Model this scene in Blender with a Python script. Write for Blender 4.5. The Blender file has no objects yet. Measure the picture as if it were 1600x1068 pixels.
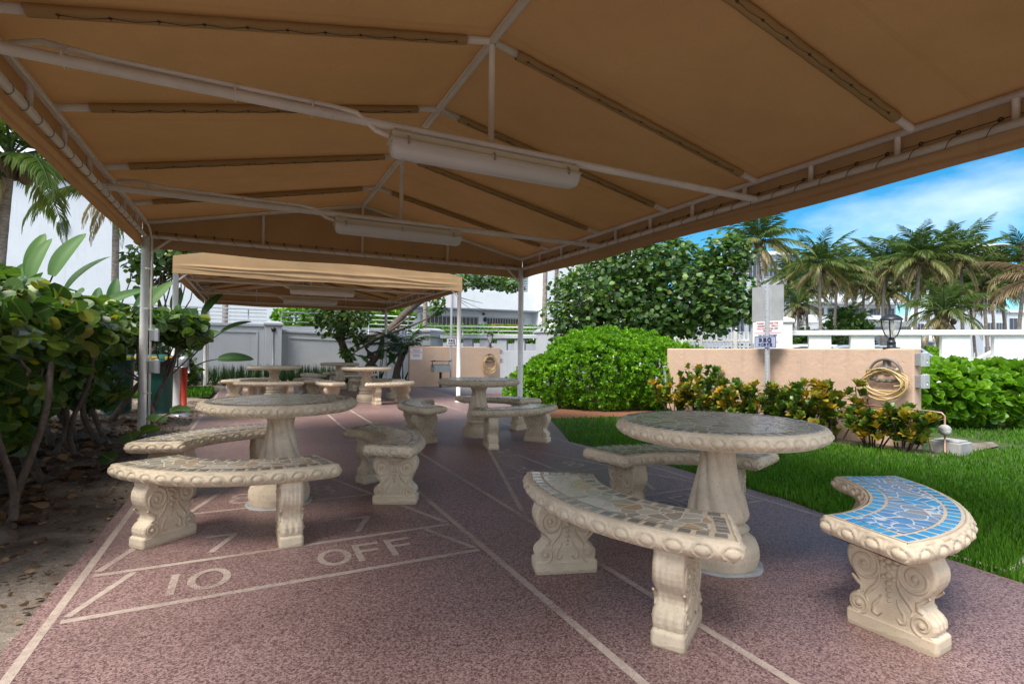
import bpy, math, random
import numpy as np
from mathutils import Vector, Matrix
R = math.radians
PI = math.pi
random.seed(11)
rng = np.random.default_rng(11)
scene = bpy.context.scene
COL = scene.collection

# ------------------------------------------------------------------ camera
EYE_H = 1.11
YAW, PITCH, ROLL = R(26.5), R(1.05), R(0.55)
fw = Vector((math.sin(YAW)*math.cos(PITCH), math.cos(YAW)*math.cos(PITCH), math.sin(PITCH)))
r0 = Vector((math.cos(YAW), -math.sin(YAW), 0)); u0 = r0.cross(fw)
rt = r0*math.cos(ROLL) + u0*math.sin(ROLL); up = rt.cross(fw)
cam_d = bpy.data.cameras.new('camera'); cam = bpy.data.objects.new('camera', cam_d); COL.objects.link(cam)
cam_d.sensor_width = 36; cam_d.lens = 818*36/1600; cam_d.clip_start = .05; cam_d.clip_end = 1500
m = Matrix((rt, up, -fw)).transposed().to_4x4(); m.translation = Vector((0, 0, EYE_H)); cam.matrix_world = m
scene.camera = cam

# ------------------------------------------------------------------ sky, sun, exposure
SUN_EL, SUN_AZ = R(58), R(246)      # azimuth measured clockwise from +Y
scene.view_settings.view_transform = 'Standard'; scene.view_settings.look = 'None'
scene.view_settings.exposure = 1.38; scene.view_settings.gamma = 1.0
W = bpy.data.worlds.new('World'); scene.world = W; W.use_nodes = True
nt = W.node_tree; nt.nodes.clear()
def wn(t, **k):
    n = nt.nodes.new(t)
    for a, v in k.items(): setattr(n, a, v)
    return n
sky = wn('ShaderNodeTexSky', sky_type='NISHITA', sun_disc=False, sun_elevation=SUN_EL, sun_rotation=SUN_AZ,
         air_density=1.0, dust_density=.6, ozone_density=3.0, altitude=0)
hs = wn('ShaderNodeHueSaturation'); hs.inputs['Saturation'].default_value = 2.75; hs.inputs['Hue'].default_value = .487; hs.inputs['Value'].default_value = .66
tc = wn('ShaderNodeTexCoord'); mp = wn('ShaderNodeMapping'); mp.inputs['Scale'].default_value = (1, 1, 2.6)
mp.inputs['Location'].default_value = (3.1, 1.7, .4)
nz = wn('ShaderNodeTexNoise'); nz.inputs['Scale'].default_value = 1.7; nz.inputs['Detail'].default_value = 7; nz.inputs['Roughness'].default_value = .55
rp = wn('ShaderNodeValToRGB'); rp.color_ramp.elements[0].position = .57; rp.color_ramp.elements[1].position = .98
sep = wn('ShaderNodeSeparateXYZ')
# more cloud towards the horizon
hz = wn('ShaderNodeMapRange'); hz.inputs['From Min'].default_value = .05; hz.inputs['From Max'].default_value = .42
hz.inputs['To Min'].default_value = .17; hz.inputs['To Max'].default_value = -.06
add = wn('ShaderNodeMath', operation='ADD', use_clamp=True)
# clear sky ahead to the right; bright cloud added out of view whitens the fill
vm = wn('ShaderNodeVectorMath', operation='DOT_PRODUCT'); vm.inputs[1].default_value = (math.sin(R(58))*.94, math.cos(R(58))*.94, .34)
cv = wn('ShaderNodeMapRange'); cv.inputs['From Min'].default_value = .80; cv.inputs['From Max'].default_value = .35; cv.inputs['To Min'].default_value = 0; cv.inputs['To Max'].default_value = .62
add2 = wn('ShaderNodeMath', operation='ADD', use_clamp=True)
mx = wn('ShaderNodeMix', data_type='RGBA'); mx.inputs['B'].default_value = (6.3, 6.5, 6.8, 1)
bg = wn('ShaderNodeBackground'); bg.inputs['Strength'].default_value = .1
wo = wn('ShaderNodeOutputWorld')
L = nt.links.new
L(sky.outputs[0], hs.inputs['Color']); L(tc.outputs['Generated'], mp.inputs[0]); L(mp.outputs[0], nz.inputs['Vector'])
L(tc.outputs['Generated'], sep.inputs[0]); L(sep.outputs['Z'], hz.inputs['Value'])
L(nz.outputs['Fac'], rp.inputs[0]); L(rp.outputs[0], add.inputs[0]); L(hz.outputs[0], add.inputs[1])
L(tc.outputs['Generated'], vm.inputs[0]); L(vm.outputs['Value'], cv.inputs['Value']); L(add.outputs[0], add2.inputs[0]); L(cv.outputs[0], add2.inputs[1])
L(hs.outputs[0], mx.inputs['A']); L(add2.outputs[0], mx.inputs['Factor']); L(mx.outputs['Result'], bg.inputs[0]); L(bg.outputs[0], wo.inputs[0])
sd = bpy.data.lights.new('sun', 'SUN'); sd.energy = 2.3; sd.angle = R(30); sd.color = (1, .95, .87)
so = bpy.data.objects.new('sun', sd); COL.objects.link(so)
sv = Vector((math.sin(SUN_AZ)*math.cos(SUN_EL), math.cos(SUN_AZ)*math.cos(SUN_EL), math.sin(SUN_EL)))
so.rotation_euler = sv.to_track_quat('Z', 'Y').to_euler()

# ------------------------------------------------------------------ object helpers
def tag(o, label=None, cat=None, group=None, kind=None):
    if label: o['label'] = label
    if cat: o['category'] = cat
    if group: o['group'] = group
    if kind: o['kind'] = kind
    return o
def thing(name, label, cat, loc=(0, 0, 0), rz=0, group=None):
    o = bpy.data.objects.new(name, None); COL.objects.link(o); o.empty_display_size = .2
    o.location = loc; o.rotation_euler = (0, 0, rz)
    return tag(o, label, cat, group)
def link(name, me, mat, parent=None, smooth=True, world=False):
    for mm in (mat if isinstance(mat, (list, tuple)) else [mat]): me.materials.append(mm)
    if smooth:
        me.polygons.foreach_set('use_smooth', np.ones(len(me.polygons), bool))
    o = bpy.data.objects.new(name, me); COL.objects.link(o)
    if parent is not None:
        o.parent = parent
        if world: o.location = -Vector(parent.location)
    return o
def copy_tree(o, parent=None):
    c = o.copy(); COL.objects.link(c); c.parent = parent
    for ch in list(o.children): copy_tree(ch, c)
    return c
def np_mesh(name, V, faces, attrs=None, matidx=None):
    """V (n,3); faces: list of int arrays (m,k)."""
    me = bpy.data.meshes.new(name); V = np.asarray(V, np.float32)
    me.vertices.add(len(V)); me.vertices.foreach_set('co', V.ravel())
    loops = np.concatenate([f.ravel() for f in faces]).astype(np.int32)
    tot = np.concatenate([np.full(len(f), f.shape[1], np.int32) for f in faces])
    st = np.concatenate([[0], np.cumsum(tot)[:-1]]).astype(np.int32)
    me.loops.add(len(loops)); me.loops.foreach_set('vertex_index', loops)
    me.polygons.add(len(tot)); me.polygons.foreach_set('loop_start', st)
    if matidx is not None: me.polygons.foreach_set('material_index', np.asarray(matidx, np.int32))
    for k, a in (attrs or {}).items():
        a = np.asarray(a, np.float32)
        at = me.attributes.new(k, 'FLOAT_VECTOR' if a.ndim == 2 else 'FLOAT', 'POINT')
        at.data.foreach_set('vector' if a.ndim == 2 else 'value', a.ravel())
    me.update(calc_edges=True); me.validate()
    return me
class MB:
    """collects shapes and links them as ONE mesh object"""
    def __init__(s): s.v = []; s.f = []; s.mi = []; s.cur = 0; s.sm = []; s.smooth = True
    def add(s, vs, fs):
        b = len(s.v); s.v += [tuple(map(float, p)) for p in vs]
        for f in fs: s.f.append(tuple(int(i)+b for i in f)); s.mi.append(s.cur); s.sm.append(s.smooth)
        return s
    def box(s, x0, x1, y0, y1, z0, z1):
        sm = s.smooth; s.smooth = False
        s.add([(x, y, z) for z in (z0, z1) for x, y in ((x0, y0), (x1, y0), (x1, y1), (x0, y1))],
              [(3, 2, 1, 0), (4, 5, 6, 7), (0, 1, 5, 4), (1, 2, 6, 5), (2, 3, 7, 6), (3, 0, 4, 7)]); s.smooth = sm; return s
    def obox(s, c, ax, ay, az):
        c, ax, ay, az = Vector(c), Vector(ax), Vector(ay), Vector(az); sm = s.smooth; s.smooth = False
        s.add([c+ax*i+ay*j+az*k for k in (-1, 1) for i, j in ((-1, -1), (1, -1), (1, 1), (-1, 1))],
              [(3, 2, 1, 0), (4, 5, 6, 7), (0, 1, 5, 4), (1, 2, 6, 5), (2, 3, 7, 6), (3, 0, 4, 7)]); s.smooth = sm; return s
    def bar(s, a, b, w, h):
        """rectangular bar from a to b (w sideways, h up), full sizes"""
        a, b = Vector(a), Vector(b); d = (b-a); n = d.normalized()
        sd = n.cross(Vector((0, 0, 1))); sd = sd.normalized() if sd.length > 1e-4 else Vector((1, 0, 0))
        return s.obox((a+b)/2, d/2, sd*w/2, sd.cross(n)*h/2)
    def grid(s, P, cu=False, cv=False):
        P = np.asarray(P); nu, nv = P.shape[:2]
        fs = []
        for i in range(nu if cu else nu-1):
            for j in range(nv if cv else nv-1):
                a, b = i, (i+1) % nu; c, d = j, (j+1) % nv
                fs.append((a*nv+c, b*nv+c, b*nv+d, a*nv+d))
        return s.add(P.reshape(-1, 3), fs)
    def tube(s, pts, r, n=8, caps=True, closed=False):
        pts = [Vector(p) for p in pts]; k = len(pts)
        rr = list(r) if isinstance(r, (list, tuple, np.ndarray)) else [r]*k
        rows = []; nrm = None
        for i, p in enumerate(pts):
            if closed: t = pts[(i+1) % k]-pts[i-1]
            else: t = pts[min(i+1, k-1)]-pts[max(i-1, 0)]
            t = t.normalized() if t.length > 1e-9 else Vector((0, 0, 1))
            if nrm is None:
                nrm = t.cross(Vector((0, 0, 1)))
                if nrm.length < 1e-3: nrm = t.cross(Vector((1, 0, 0)))
            else: nrm = nrm - t*nrm.dot(t)
            nrm = nrm.normalized() if nrm.length > 1e-9 else t.orthogonal().normalized()
            bn = t.cross(nrm)
            rows.append([p+(nrm*math.cos(2*PI*q/n)+bn*math.sin(2*PI*q/n))*rr[i] for q in range(n)])
        b = len(s.v); s.grid(np.array([[list(x) for x in row] for row in rows]), cu=closed, cv=True)
        if caps and not closed:
            s.f.append(tuple(b+q for q in range(n))[::-1]); s.f.append(tuple(b+(k-1)*n+q for q in range(n)))
            s.mi += [s.cur]*2; s.sm += [False]*2
        return s
    def lathe(s, prof, n=24, c=(0, 0, 0), mod=None, caps=True):
        P = np.zeros((len(prof), n, 3))
        for i, (r, z) in enumerate(prof):
            for q in range(n):
                a = 2*PI*q/n; rr = r*(mod(i, a, z) if mod else 1)
                P[i, q] = (c[0]+rr*math.cos(a), c[1]+rr*math.sin(a), c[2]+z)
        b = len(s.v); s.grid(P.transpose(0, 1, 2)[:, ::1], cv=True)
        if caps:
            s.f.append(tuple(b+q for q in range(n))[::-1]); s.f.append(tuple(b+(len(prof)-1)*n+q for q in range(n)))
            s.mi += [s.cur]*2; s.sm += [False]*2
        return s
    def prism(s, poly, o, u, v, w):
        """polygon (a,b) in plane o+a*u+b*v, extruded by vector w"""
        o, u, v, w = Vector(o), Vector(u), Vector(v), Vector(w); n = len(poly); sm = s.smooth; s.smooth = False
        A = [o+u*a+v*b for a, b in poly]; B = [p+w for p in A]
        s.add(A+B, [tuple(range(n))[::-1], tuple(range(n, 2*n))]+[(i, (i+1) % n, n+(i+1) % n, n+i) for i in range(n)]); s.smooth = sm
        return s
    def sheet(s, poly, z=None):
        return s.add([(p[0], p[1], z if z is not None else p[2]) for p in poly], [tuple(range(len(poly)))])
    def ball(s, c, rx, ry=None, rz=None, n=10, m_=7):
        ry = ry or rx; rz = rz or rx
        P = np.zeros((m_, n, 3))
        for i in range(m_):
            ph = -PI/2+PI*(i+.001*(i == 0)-.001*(i == m_-1))/(m_-1)
            for q in range(n):
                a = 2*PI*q/n; P[i, q] = (c[0]+rx*math.cos(ph)*math.cos(a), c[1]+ry*math.cos(ph)*math.sin(a), c[2]+rz*math.sin(ph))
        return s.grid(P, cv=True)
    def torus(s, c, R_, r, ax='Z', n=28, m_=8):
        pts = []
        for i in range(n):
            a = 2*PI*i/n; p = (math.cos(a)*R_, math.sin(a)*R_)
            pts.append(Vector(c)+Vector({'Z': (p[0], p[1], 0), 'X': (0, p[0], p[1]), 'Y': (p[0], 0, p[1])}[ax]))
        return s.tube(pts, r, m_, closed=True)
    def build(s, name, mat, parent=None, world=False, bevel=0, seg=2):
        me = bpy.data.meshes.new(name); me.from_pydata(s.v, [], s.f)
        me.polygons.foreach_set('material_index', np.array(s.mi, np.int32))
        o = link(name, me, mat, parent, False, world)
        me.polygons.foreach_set('use_smooth', np.array(s.sm, bool))
        if bevel:
            b = o.modifiers.new('bevel', 'BEVEL'); b.width = bevel; b.segments = seg; b.limit_method = 'ANGLE'; b.angle_limit = R(40)
        return o

# ------------------------------------------------------------------ materials
def new_mat(name):
    mt = bpy.data.materials.new(name); mt.use_nodes = True; n = mt.node_tree.nodes
    return mt, mt.node_tree, n['Principled BSDF'], n['Material Output']
def N(t, kind, **k):
    n = t.nodes.new(kind)
    for a, v in k.items():
        if a in n.inputs and not hasattr(n, a): n.inputs[a].default_value = v
        elif hasattr(n, a): setattr(n, a, v)
        else: n.inputs[a].default_value = v
    return n
def noise(t, scale, detail=4, rough=.55, coord='Object', vec=None, dist=0):
    n = t.nodes.new('ShaderNodeTexNoise'); n.inputs['Scale'].default_value = scale; n.inputs['Detail'].default_value = detail
    n.inputs['Roughness'].default_value = rough; n.inputs['Distortion'].default_value = dist
    if vec is None:
        c = t.nodes.new('ShaderNodeTexCoord'); vec = c.outputs[coord]
    t.links.new(vec, n.inputs['Vector']); return n
def ramp(t, fac, stops, interp='LINEAR'):
    r = t.nodes.new('ShaderNodeValToRGB'); cr = r.color_ramp; cr.interpolation = interp
    while len(cr.elements) < len(stops): cr.elements.new(.5)
    for e, (p, c) in zip(cr.elements, stops): e.position = p; e.color = (*c, 1) if len(c) == 3 else c
    t.links.new(fac, r.inputs[0]); return r
def mixc(t, fac, a, b, mode='MIX'):
    n = t.nodes.new('ShaderNodeMix'); n.data_type = 'RGBA'; n.blend_type = mode
    for i, v in (('Factor', fac), ('A', a), ('B', b)):
        if hasattr(v, 'links') or hasattr(v, 'is_linked'): t.links.new(v, n.inputs[i])
        elif isinstance(v, (int, float)): n.inputs[i].default_value = v
        else: n.inputs[i].default_value = (*v, 1)
    return n.outputs['Result']
def bump(t, h, bs, strength=.3, dist=.01):
    b = t.nodes.new('ShaderNodeBump'); b.inputs['Strength'].default_value = strength; b.inputs['Distance'].default_value = dist
    t.links.new(h, b.inputs['Height']); t.links.new(b.outputs[0], bs.inputs['Normal']); return b
def worldpos(t):
    return t.nodes.new('ShaderNodeNewGeometry').outputs['Position']
def plain(name, c, rough=.5, var=.12, scale=6, metal=0, bmp=0, spec=None, bscale=60, world=False):
    mt, t, b, o = new_mat(name); b.inputs['Roughness'].default_value = rough; b.inputs['Metallic'].default_value = metal
    if spec is not None: b.inputs['Specular IOR Level'].default_value = spec
    n = noise(t, scale, 5, .6, vec=worldpos(t) if world else None)
    lo = tuple(x*(1-var) for x in c); hi = tuple(min(1, x*(1+var)) for x in c)
    r = ramp(t, n.outputs['Fac'], [(.3, lo), (.7, hi)]); t.links.new(r.outputs[0], b.inputs['Base Color'])
    if bmp:
        n2 = noise(t, bscale, 4, .6, vec=worldpos(t) if world else None); bump(t, n2.outputs['Fac'], b, bmp, .004)
    return mt
def leaf_mat(name, stops, trans=.3, rough=.38, vein=0., veincol=(.25, .32, .08), spec=.5, tcol=(1.25, 1.35, .5), rib=True):
    """colour by leaf (attribute rnd), midrib and side veins from the leaf's own coordinates (attribute luv)"""
    mt, t, b, o = new_mat(name)
    a = N(t, 'ShaderNodeAttribute', attribute_name='rnd'); c = ramp(t, a.outputs['Fac'], stops).outputs[0]
    if vein:
        u = N(t, 'ShaderNodeAttribute', attribute_name='luv'); sp = t.nodes.new('ShaderNodeSeparateXYZ'); t.links.new(u.outputs['Vector'], sp.inputs[0])
        ab = N(t, 'ShaderNodeMath', operation='ABSOLUTE'); t.links.new(sp.outputs['X'], ab.inputs[0])
        rb = N(t, 'ShaderNodeMapRange'); rb.inputs['From Min'].default_value = .02; rb.inputs['From Max'].default_value = .06
        rb.inputs['To Min'].default_value = 1; rb.inputs['To Max'].default_value = 0; t.links.new(ab.outputs[0], rb.inputs['Value'])
        # side veins: stripes of (y - .8|x|)
        m1 = N(t, 'ShaderNodeMath', operation='MULTIPLY_ADD'); m1.inputs[1].default_value = -.8
        t.links.new(ab.outputs[0], m1.inputs[0]); t.links.new(sp.outputs['Y'], m1.inputs[2])
        m2 = N(t, 'ShaderNodeMath', operation='MULTIPLY'); m2.inputs[1].default_value = 5.5; t.links.new(m1.outputs[0], m2.inputs[0])
        fr = N(t, 'ShaderNodeMath', operation='FRACT'); t.links.new(m2.outputs[0], fr.inputs[0])
        lt = N(t, 'ShaderNodeMath', operation='LESS_THAN'); lt.inputs[1].default_value = .13; t.links.new(fr.outputs[0], lt.inputs[0])
        ml = N(t, 'ShaderNodeMath', operation='MULTIPLY'); ml.inputs[1].default_value = .6; t.links.new(lt.outputs[0], ml.inputs[0])
        mxx = N(t, 'ShaderNodeMath', operation='MAXIMUM'); t.links.new(ml.outputs[0], mxx.inputs[0]); t.links.new(rb.outputs[0], mxx.inputs[1])
        mv = N(t, 'ShaderNodeMath', operation='MULTIPLY'); mv.inputs[1].default_value = vein; t.links.new(mxx.outputs[0], mv.inputs[0])
        c = mixc(t, mv.outputs[0], c, veincol)
    t.links.new(c, b.inputs['Base Color']); b.inputs['Roughness'].default_value = rough; b.inputs['Specular IOR Level'].default_value = spec
    tr = t.nodes.new('ShaderNodeBsdfTranslucent'); t.links.new(mixc(t, 1.0, c, tcol, 'MULTIPLY'), tr.inputs['Color'])
    ms = t.nodes.new('ShaderNodeMixShader'); ms.inputs[0].default_value = trans
    t.links.new(b.outputs[0], ms.inputs[1]); t.links.new(tr.outputs[0], ms.inputs[2]); t.links.new(ms.outputs[0], o.inputs['Surface'])
    return mt
def deck_mat():
    mt, t, b, o = new_mat('pink_speckled_deck'); p = worldpos(t)
    v = t.nodes.new('ShaderNodeTexVoronoi'); v.inputs['Scale'].default_value = 165; t.links.new(p, v.inputs['Vector'])
    s = t.nodes.new('ShaderNodeSeparateColor'); t.links.new(v.outputs['Color'], s.inputs[0])
    n = noise(t, 230, 2, .6, vec=p)
    ad = N(t, 'ShaderNodeMath', operation='MULTIPLY_ADD'); ad.inputs[1].default_value = .55; t.links.new(n.outputs['Fac'], ad.inputs[0])
    sc = N(t, 'ShaderNodeMath', operation='MULTIPLY'); sc.inputs[1].default_value = .55; t.links.new(s.outputs[0], sc.inputs[0]); t.links.new(sc.outputs[0], ad.inputs[2])
    c = ramp(t, ad.outputs[0], [(.20, (.066, .025, .023)), (.38, (.145, .078, .071)), (.54, (.25, .152, .136)), (.82, (.40, .27, .24))]).outputs[0]
    big = noise(t, .9, 5, .6, vec=p)
    c = mixc(t, 1.0, c, ramp(t, big.outputs['Fac'], [(.3, (.72, .70, .72)), (.68, (1.08, 1.08, 1.1))]).outputs[0], 'MULTIPLY')
    st = noise(t, 4.5, 6, .65, vec=p, dist=.4)
    c = mixc(t, ramp(t, st.outputs['Fac'], [(.60, (0, 0, 0)), (.74, (.35, .35, .35))]).outputs[0], c, (.075, .045, .045))
    t.links.new(c, b.inputs['Base Color'])
    rr = ramp(t, big.outputs['Fac'], [(.3, (.40,)*3), (.7, (.58,)*3)]); t.links.new(rr.outputs[0], b.inputs['Roughness'])
    b.inputs['Specular IOR Level'].default_value = .6
    bump(t, ad.outputs[0], b, .12, .002); return mt
def stone_mat(name, c=(.67, .555, .42)):
    mt, t, b, o = new_mat(name); g = N(t, 'ShaderNodeTexCoord').outputs['Object']
    n = noise(t, 7, 6, .62, vec=g); f = noise(t, 70, 4, .7, vec=g)
    c1 = ramp(t, n.outputs['Fac'], [(.25, tuple(x*.72 for x in c)), (.5, c), (.75, tuple(min(1, x*1.12) for x in c))]).outputs[0]
    c2 = mixc(t, ramp(t, f.outputs['Fac'], [(.30, (.6, .6, .6)), (.42, (0, 0, 0))]).outputs[0], c1, (c[0]*.5, c[1]*.47, c[2]*.42))
    # grime that has settled in the carved grooves and stains in blotches
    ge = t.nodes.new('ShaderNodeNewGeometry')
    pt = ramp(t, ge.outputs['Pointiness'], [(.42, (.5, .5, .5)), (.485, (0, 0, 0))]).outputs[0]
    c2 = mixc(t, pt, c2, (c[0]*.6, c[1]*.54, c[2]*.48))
    bl = noise(t, 2.2, 5, .6, vec=ge.outputs['Position'])
    c2 = mixc(t, ramp(t, bl.outputs['Fac'], [(.55, (0, 0, 0)), (.8, (.45, .45, .45))]).outputs[0], c2, (c[0]*.6, c[1]*.55, c[2]*.44))
    oi = t.nodes.new('ShaderNodeObjectInfo'); c2 = mixc(t, 1.0, c2, ramp(t, oi.outputs['Random'], [(0, (.84, .83, .80)), (.5, (.95, .94, .92)), (1, (1.04, 1.03, 1.0))]).outputs[0], 'MULTIPLY')
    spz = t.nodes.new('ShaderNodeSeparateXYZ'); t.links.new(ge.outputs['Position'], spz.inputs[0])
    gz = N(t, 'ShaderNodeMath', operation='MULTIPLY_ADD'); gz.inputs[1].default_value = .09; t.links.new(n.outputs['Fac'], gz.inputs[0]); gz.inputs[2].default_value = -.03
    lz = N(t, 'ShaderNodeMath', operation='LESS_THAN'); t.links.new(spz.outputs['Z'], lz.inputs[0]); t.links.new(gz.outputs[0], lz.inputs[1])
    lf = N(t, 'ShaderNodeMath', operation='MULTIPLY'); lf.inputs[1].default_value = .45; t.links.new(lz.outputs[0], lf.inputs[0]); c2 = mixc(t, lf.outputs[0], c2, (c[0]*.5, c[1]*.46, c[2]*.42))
    t.links.new(c2, b.inputs['Base Color']); b.inputs['Roughness'].default_value = .8; b.inputs['Specular IOR Level'].default_value = .25
    bump(t, f.outputs['Fac'], b, .4, .003); return mt
def mosaic_mat(name, stops, scale=14.5, grout=(.55, .49, .41), rough=.2):
    mt, t, b, o = new_mat(name); g = N(t, 'ShaderNodeAttribute', attribute_name='luv').outputs['Vector']
    wob = noise(t, 9, 2, .5, vec=g); ww = mixc(t, .045, g, wob.outputs['Color'], 'ADD')
    v = t.nodes.new('ShaderNodeTexVoronoi'); v.inputs['Scale'].default_value = scale; v.inputs['Randomness'].default_value = 1; t.links.new(ww, v.inputs['Vector'])
    e = t.nodes.new('ShaderNodeTexVoronoi'); e.feature = 'DISTANCE_TO_EDGE'; e.inputs['Scale'].default_value = scale; t.links.new(ww, e.inputs['Vector'])
    s = t.nodes.new('ShaderNodeSeparateColor'); t.links.new(v.outputs['Color'], s.inputs[0])
    c = ramp(t, s.outputs[0], stops, 'CONSTANT').outputs[0]
    f = noise(t, 30, 5, .7, vec=g, dist=.6); c = mixc(t, .35, c, ramp(t, f.outputs['Fac'], [(.3, (.45, .45, .45)), (.7, (1.2, 1.15, 1.1))]).outputs[0], 'MULTIPLY')
    k = ramp(t, e.outputs['Distance'], [(.026, (1, 1, 1)), (.048, (0, 0, 0))]).outputs[0]
    t.links.new(mixc(t, k, c, grout), b.inputs['Base Color'])
    t.links.new(ramp(t, k, [(0, (rough,)*3), (1, (.7,)*3)]).outputs[0], b.inputs['Roughness'])
    b.inputs['IOR'].default_value = 1.5
    inv = N(t, 'ShaderNodeMath', operation='SUBTRACT'); inv.inputs[0].default_value = 1; t.links.new(k, inv.inputs[1]); bump(t, inv.outputs[0], b, .3, .002)
    return mt
def tile_mat(name, stops, rough=.22):
    mt, t, b, o = new_mat(name); a = N(t, 'ShaderNodeAttribute', attribute_name='rnd')
    c = ramp(t, a.outputs['Fac'], stops).outputs[0]; n = noise(t, 60, 4, .6)
    t.links.new(mixc(t, .3, c, ramp(t, n.outputs['Fac'], [(.3, (.5, .5, .5)), (.7, (1.15, 1.15, 1.15))]).outputs[0], 'MULTIPLY'), b.inputs['Base Color'])
    b.inputs['Roughness'].default_value = rough; b.inputs['IOR'].default_value = 1.6; return mt
def canvas_mat(name, c, tc_, mixf=.36):
    mt, t, b, o = new_mat(name); g = worldpos(t)
    n = noise(t, 1.3, 5, .6, vec=g); w = noise(t, 260, 2, .5, vec=g)
    c1 = ramp(t, n.outputs['Fac'], [(.3, tuple(x*.86 for x in c)), (.7, tuple(x*1.08 for x in c))]).outputs[0]
    c1 = mixc(t, .25, c1, ramp(t, w.outputs['Fac'], [(.35, (.6, .6, .6)), (.65, (1.2, 1.2, 1.2))]).outputs[0], 'MULTIPLY')
    sy = t.nodes.new('ShaderNodeSeparateXYZ'); t.links.new(g, sy.inputs[0]); q = N(t, 'ShaderNodeMath', operation='MULTIPLY_ADD'); q.inputs[1].default_value = 1/1.52; q.inputs[2].default_value = .42; t.links.new(sy.outputs['Y'], q.inputs[0])
    fr = N(t, 'ShaderNodeMath', operation='FRACT'); t.links.new(q.outputs[0], fr.inputs[0]); c1 = mixc(t, ramp(t, fr.outputs[0], [(.488, (0, 0, 0)), (.490, (.42, .42, .42)), (.493, (.12, .12, .12)), (.507, (.12, .12, .12)), (.510, (.42, .42, .42)), (.512, (0, 0, 0))]).outputs[0], c1, tuple(x*.5 for x in c))
    sn = noise(t, 2.6, 7, .7, vec=g, dist=.8); c1 = mixc(t, ramp(t, sn.outputs['Fac'], [(.58, (0, 0, 0)), (.76, (.28, .28, .28))]).outputs[0], c1, tuple(x*.62 for x in c))
    t.links.new(c1, b.inputs['Base Color']); b.inputs['Roughness'].default_value = .85; b.inputs['Specular IOR Level'].default_value = .15
    bump(t, w.outputs['Fac'], b, .15, .002)
    tr = t.nodes.new('ShaderNodeBsdfTranslucent'); tr.inputs['Color'].default_value = (*tc_, 1)
    ms = t.nodes.new('ShaderNodeMixShader'); ms.inputs[0].default_value = mixf
    t.links.new(b.outputs[0], ms.inputs[1]); t.links.new(tr.outputs[0], ms.inputs[2]); t.links.new(ms.outputs[0], o.inputs['Surface'])
    return mt
def stucco_mat(name, c, var=.08, rough=.85):
    mt, t, b, o = new_mat(name); g = worldpos(t)
    n = noise(t, 1.4, 5, .6, vec=g); f = noise(t, 9, 5, .55, vec=g, dist=1.2)
    c1 = ramp(t, n.outputs['Fac'], [(.3, tuple(x*(1-var) for x in c)), (.7, tuple(min(1, x*(1+var)) for x in c))]).outputs[0]
    st = noise(t, 5, 6, .7, vec=g, dist=.3)
    c1 = mixc(t, ramp(t, st.outputs['Fac'], [(.62, (0, 0, 0)), (.8, (.4, .4, .4))]).outputs[0], c1, tuple(x*.62 for x in c))
    sm = t.nodes.new('ShaderNodeMapping'); sm.inputs['Scale'].default_value = (7, 7, .45); t.links.new(g, sm.inputs[0]); sk = noise(t, 1.0, 6, .7, vec=sm.outputs[0])
    c1 = mixc(t, ramp(t, sk.outputs['Fac'], [(.54, (0, 0, 0)), (.74, (.33, .33, .33))]).outputs[0], c1, tuple(x*.6 for x in c))
    t.links.new(c1, b.inputs['Base Color']); b.inputs['Roughness'].default_value = rough; b.inputs['Specular IOR Level'].default_value = .2
    bump(t, f.outputs['Fac'], b, .6, .012); return mt
def soil_mat():
    mt, t, b, o = new_mat('sandy_soil'); g = worldpos(t)
    n = noise(t, 2.2, 6, .65, vec=g, dist=.5); f = noise(t, 45, 5, .75, vec=g)
    c = ramp(t, n.outputs['Fac'], [(.30, (.13, .105, .085)), (.5, (.25, .21, .175)), (.68, (.40, .35, .295))]).outputs[0]
    c = mixc(t, .6, c, ramp(t, f.outputs['Fac'], [(.3, (.3, .28, .26)), (.65, (1.25, 1.2, 1.15))]).outputs[0], 'MULTIPLY')
    t.links.new(c, b.inputs['Base Color']); b.inputs['Roughness'].default_value = .95; b.inputs['Specular IOR Level'].default_value = .1
    bump(t, f.outputs['Fac'], b, .8, .02); return mt

def scuffed_mat():
    mt, t, b, o = new_mat('court_paint'); p = worldpos(t)
    n = noise(t, 26, 5, .7, vec=p); f = noise(t, 210, 2, .6, vec=p); big = noise(t, 2.4, 4, .6, vec=p)
    c = ramp(t, n.outputs['Fac'], [(.3, (.34, .265, .22)), (.7, (.49, .395, .33))]).outputs[0]
    ad = N(t, 'ShaderNodeMath', operation='MULTIPLY_ADD'); ad.inputs[1].default_value = .6; t.links.new(f.outputs['Fac'], ad.inputs[0]); hm = N(t, 'ShaderNodeMath', operation='MULTIPLY'); hm.inputs[1].default_value = .5; t.links.new(big.outputs['Fac'], hm.inputs[0]); t.links.new(hm.outputs[0], ad.inputs[2])
    c = mixc(t, ramp(t, ad.outputs[0], [(.57, (0, 0, 0)), (.68, (.85, .85, .85))]).outputs[0], c, (.17, .095, .088))
    t.links.new(c, b.inputs['Base Color']); b.inputs['Roughness'].default_value = .7; return mt
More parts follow.
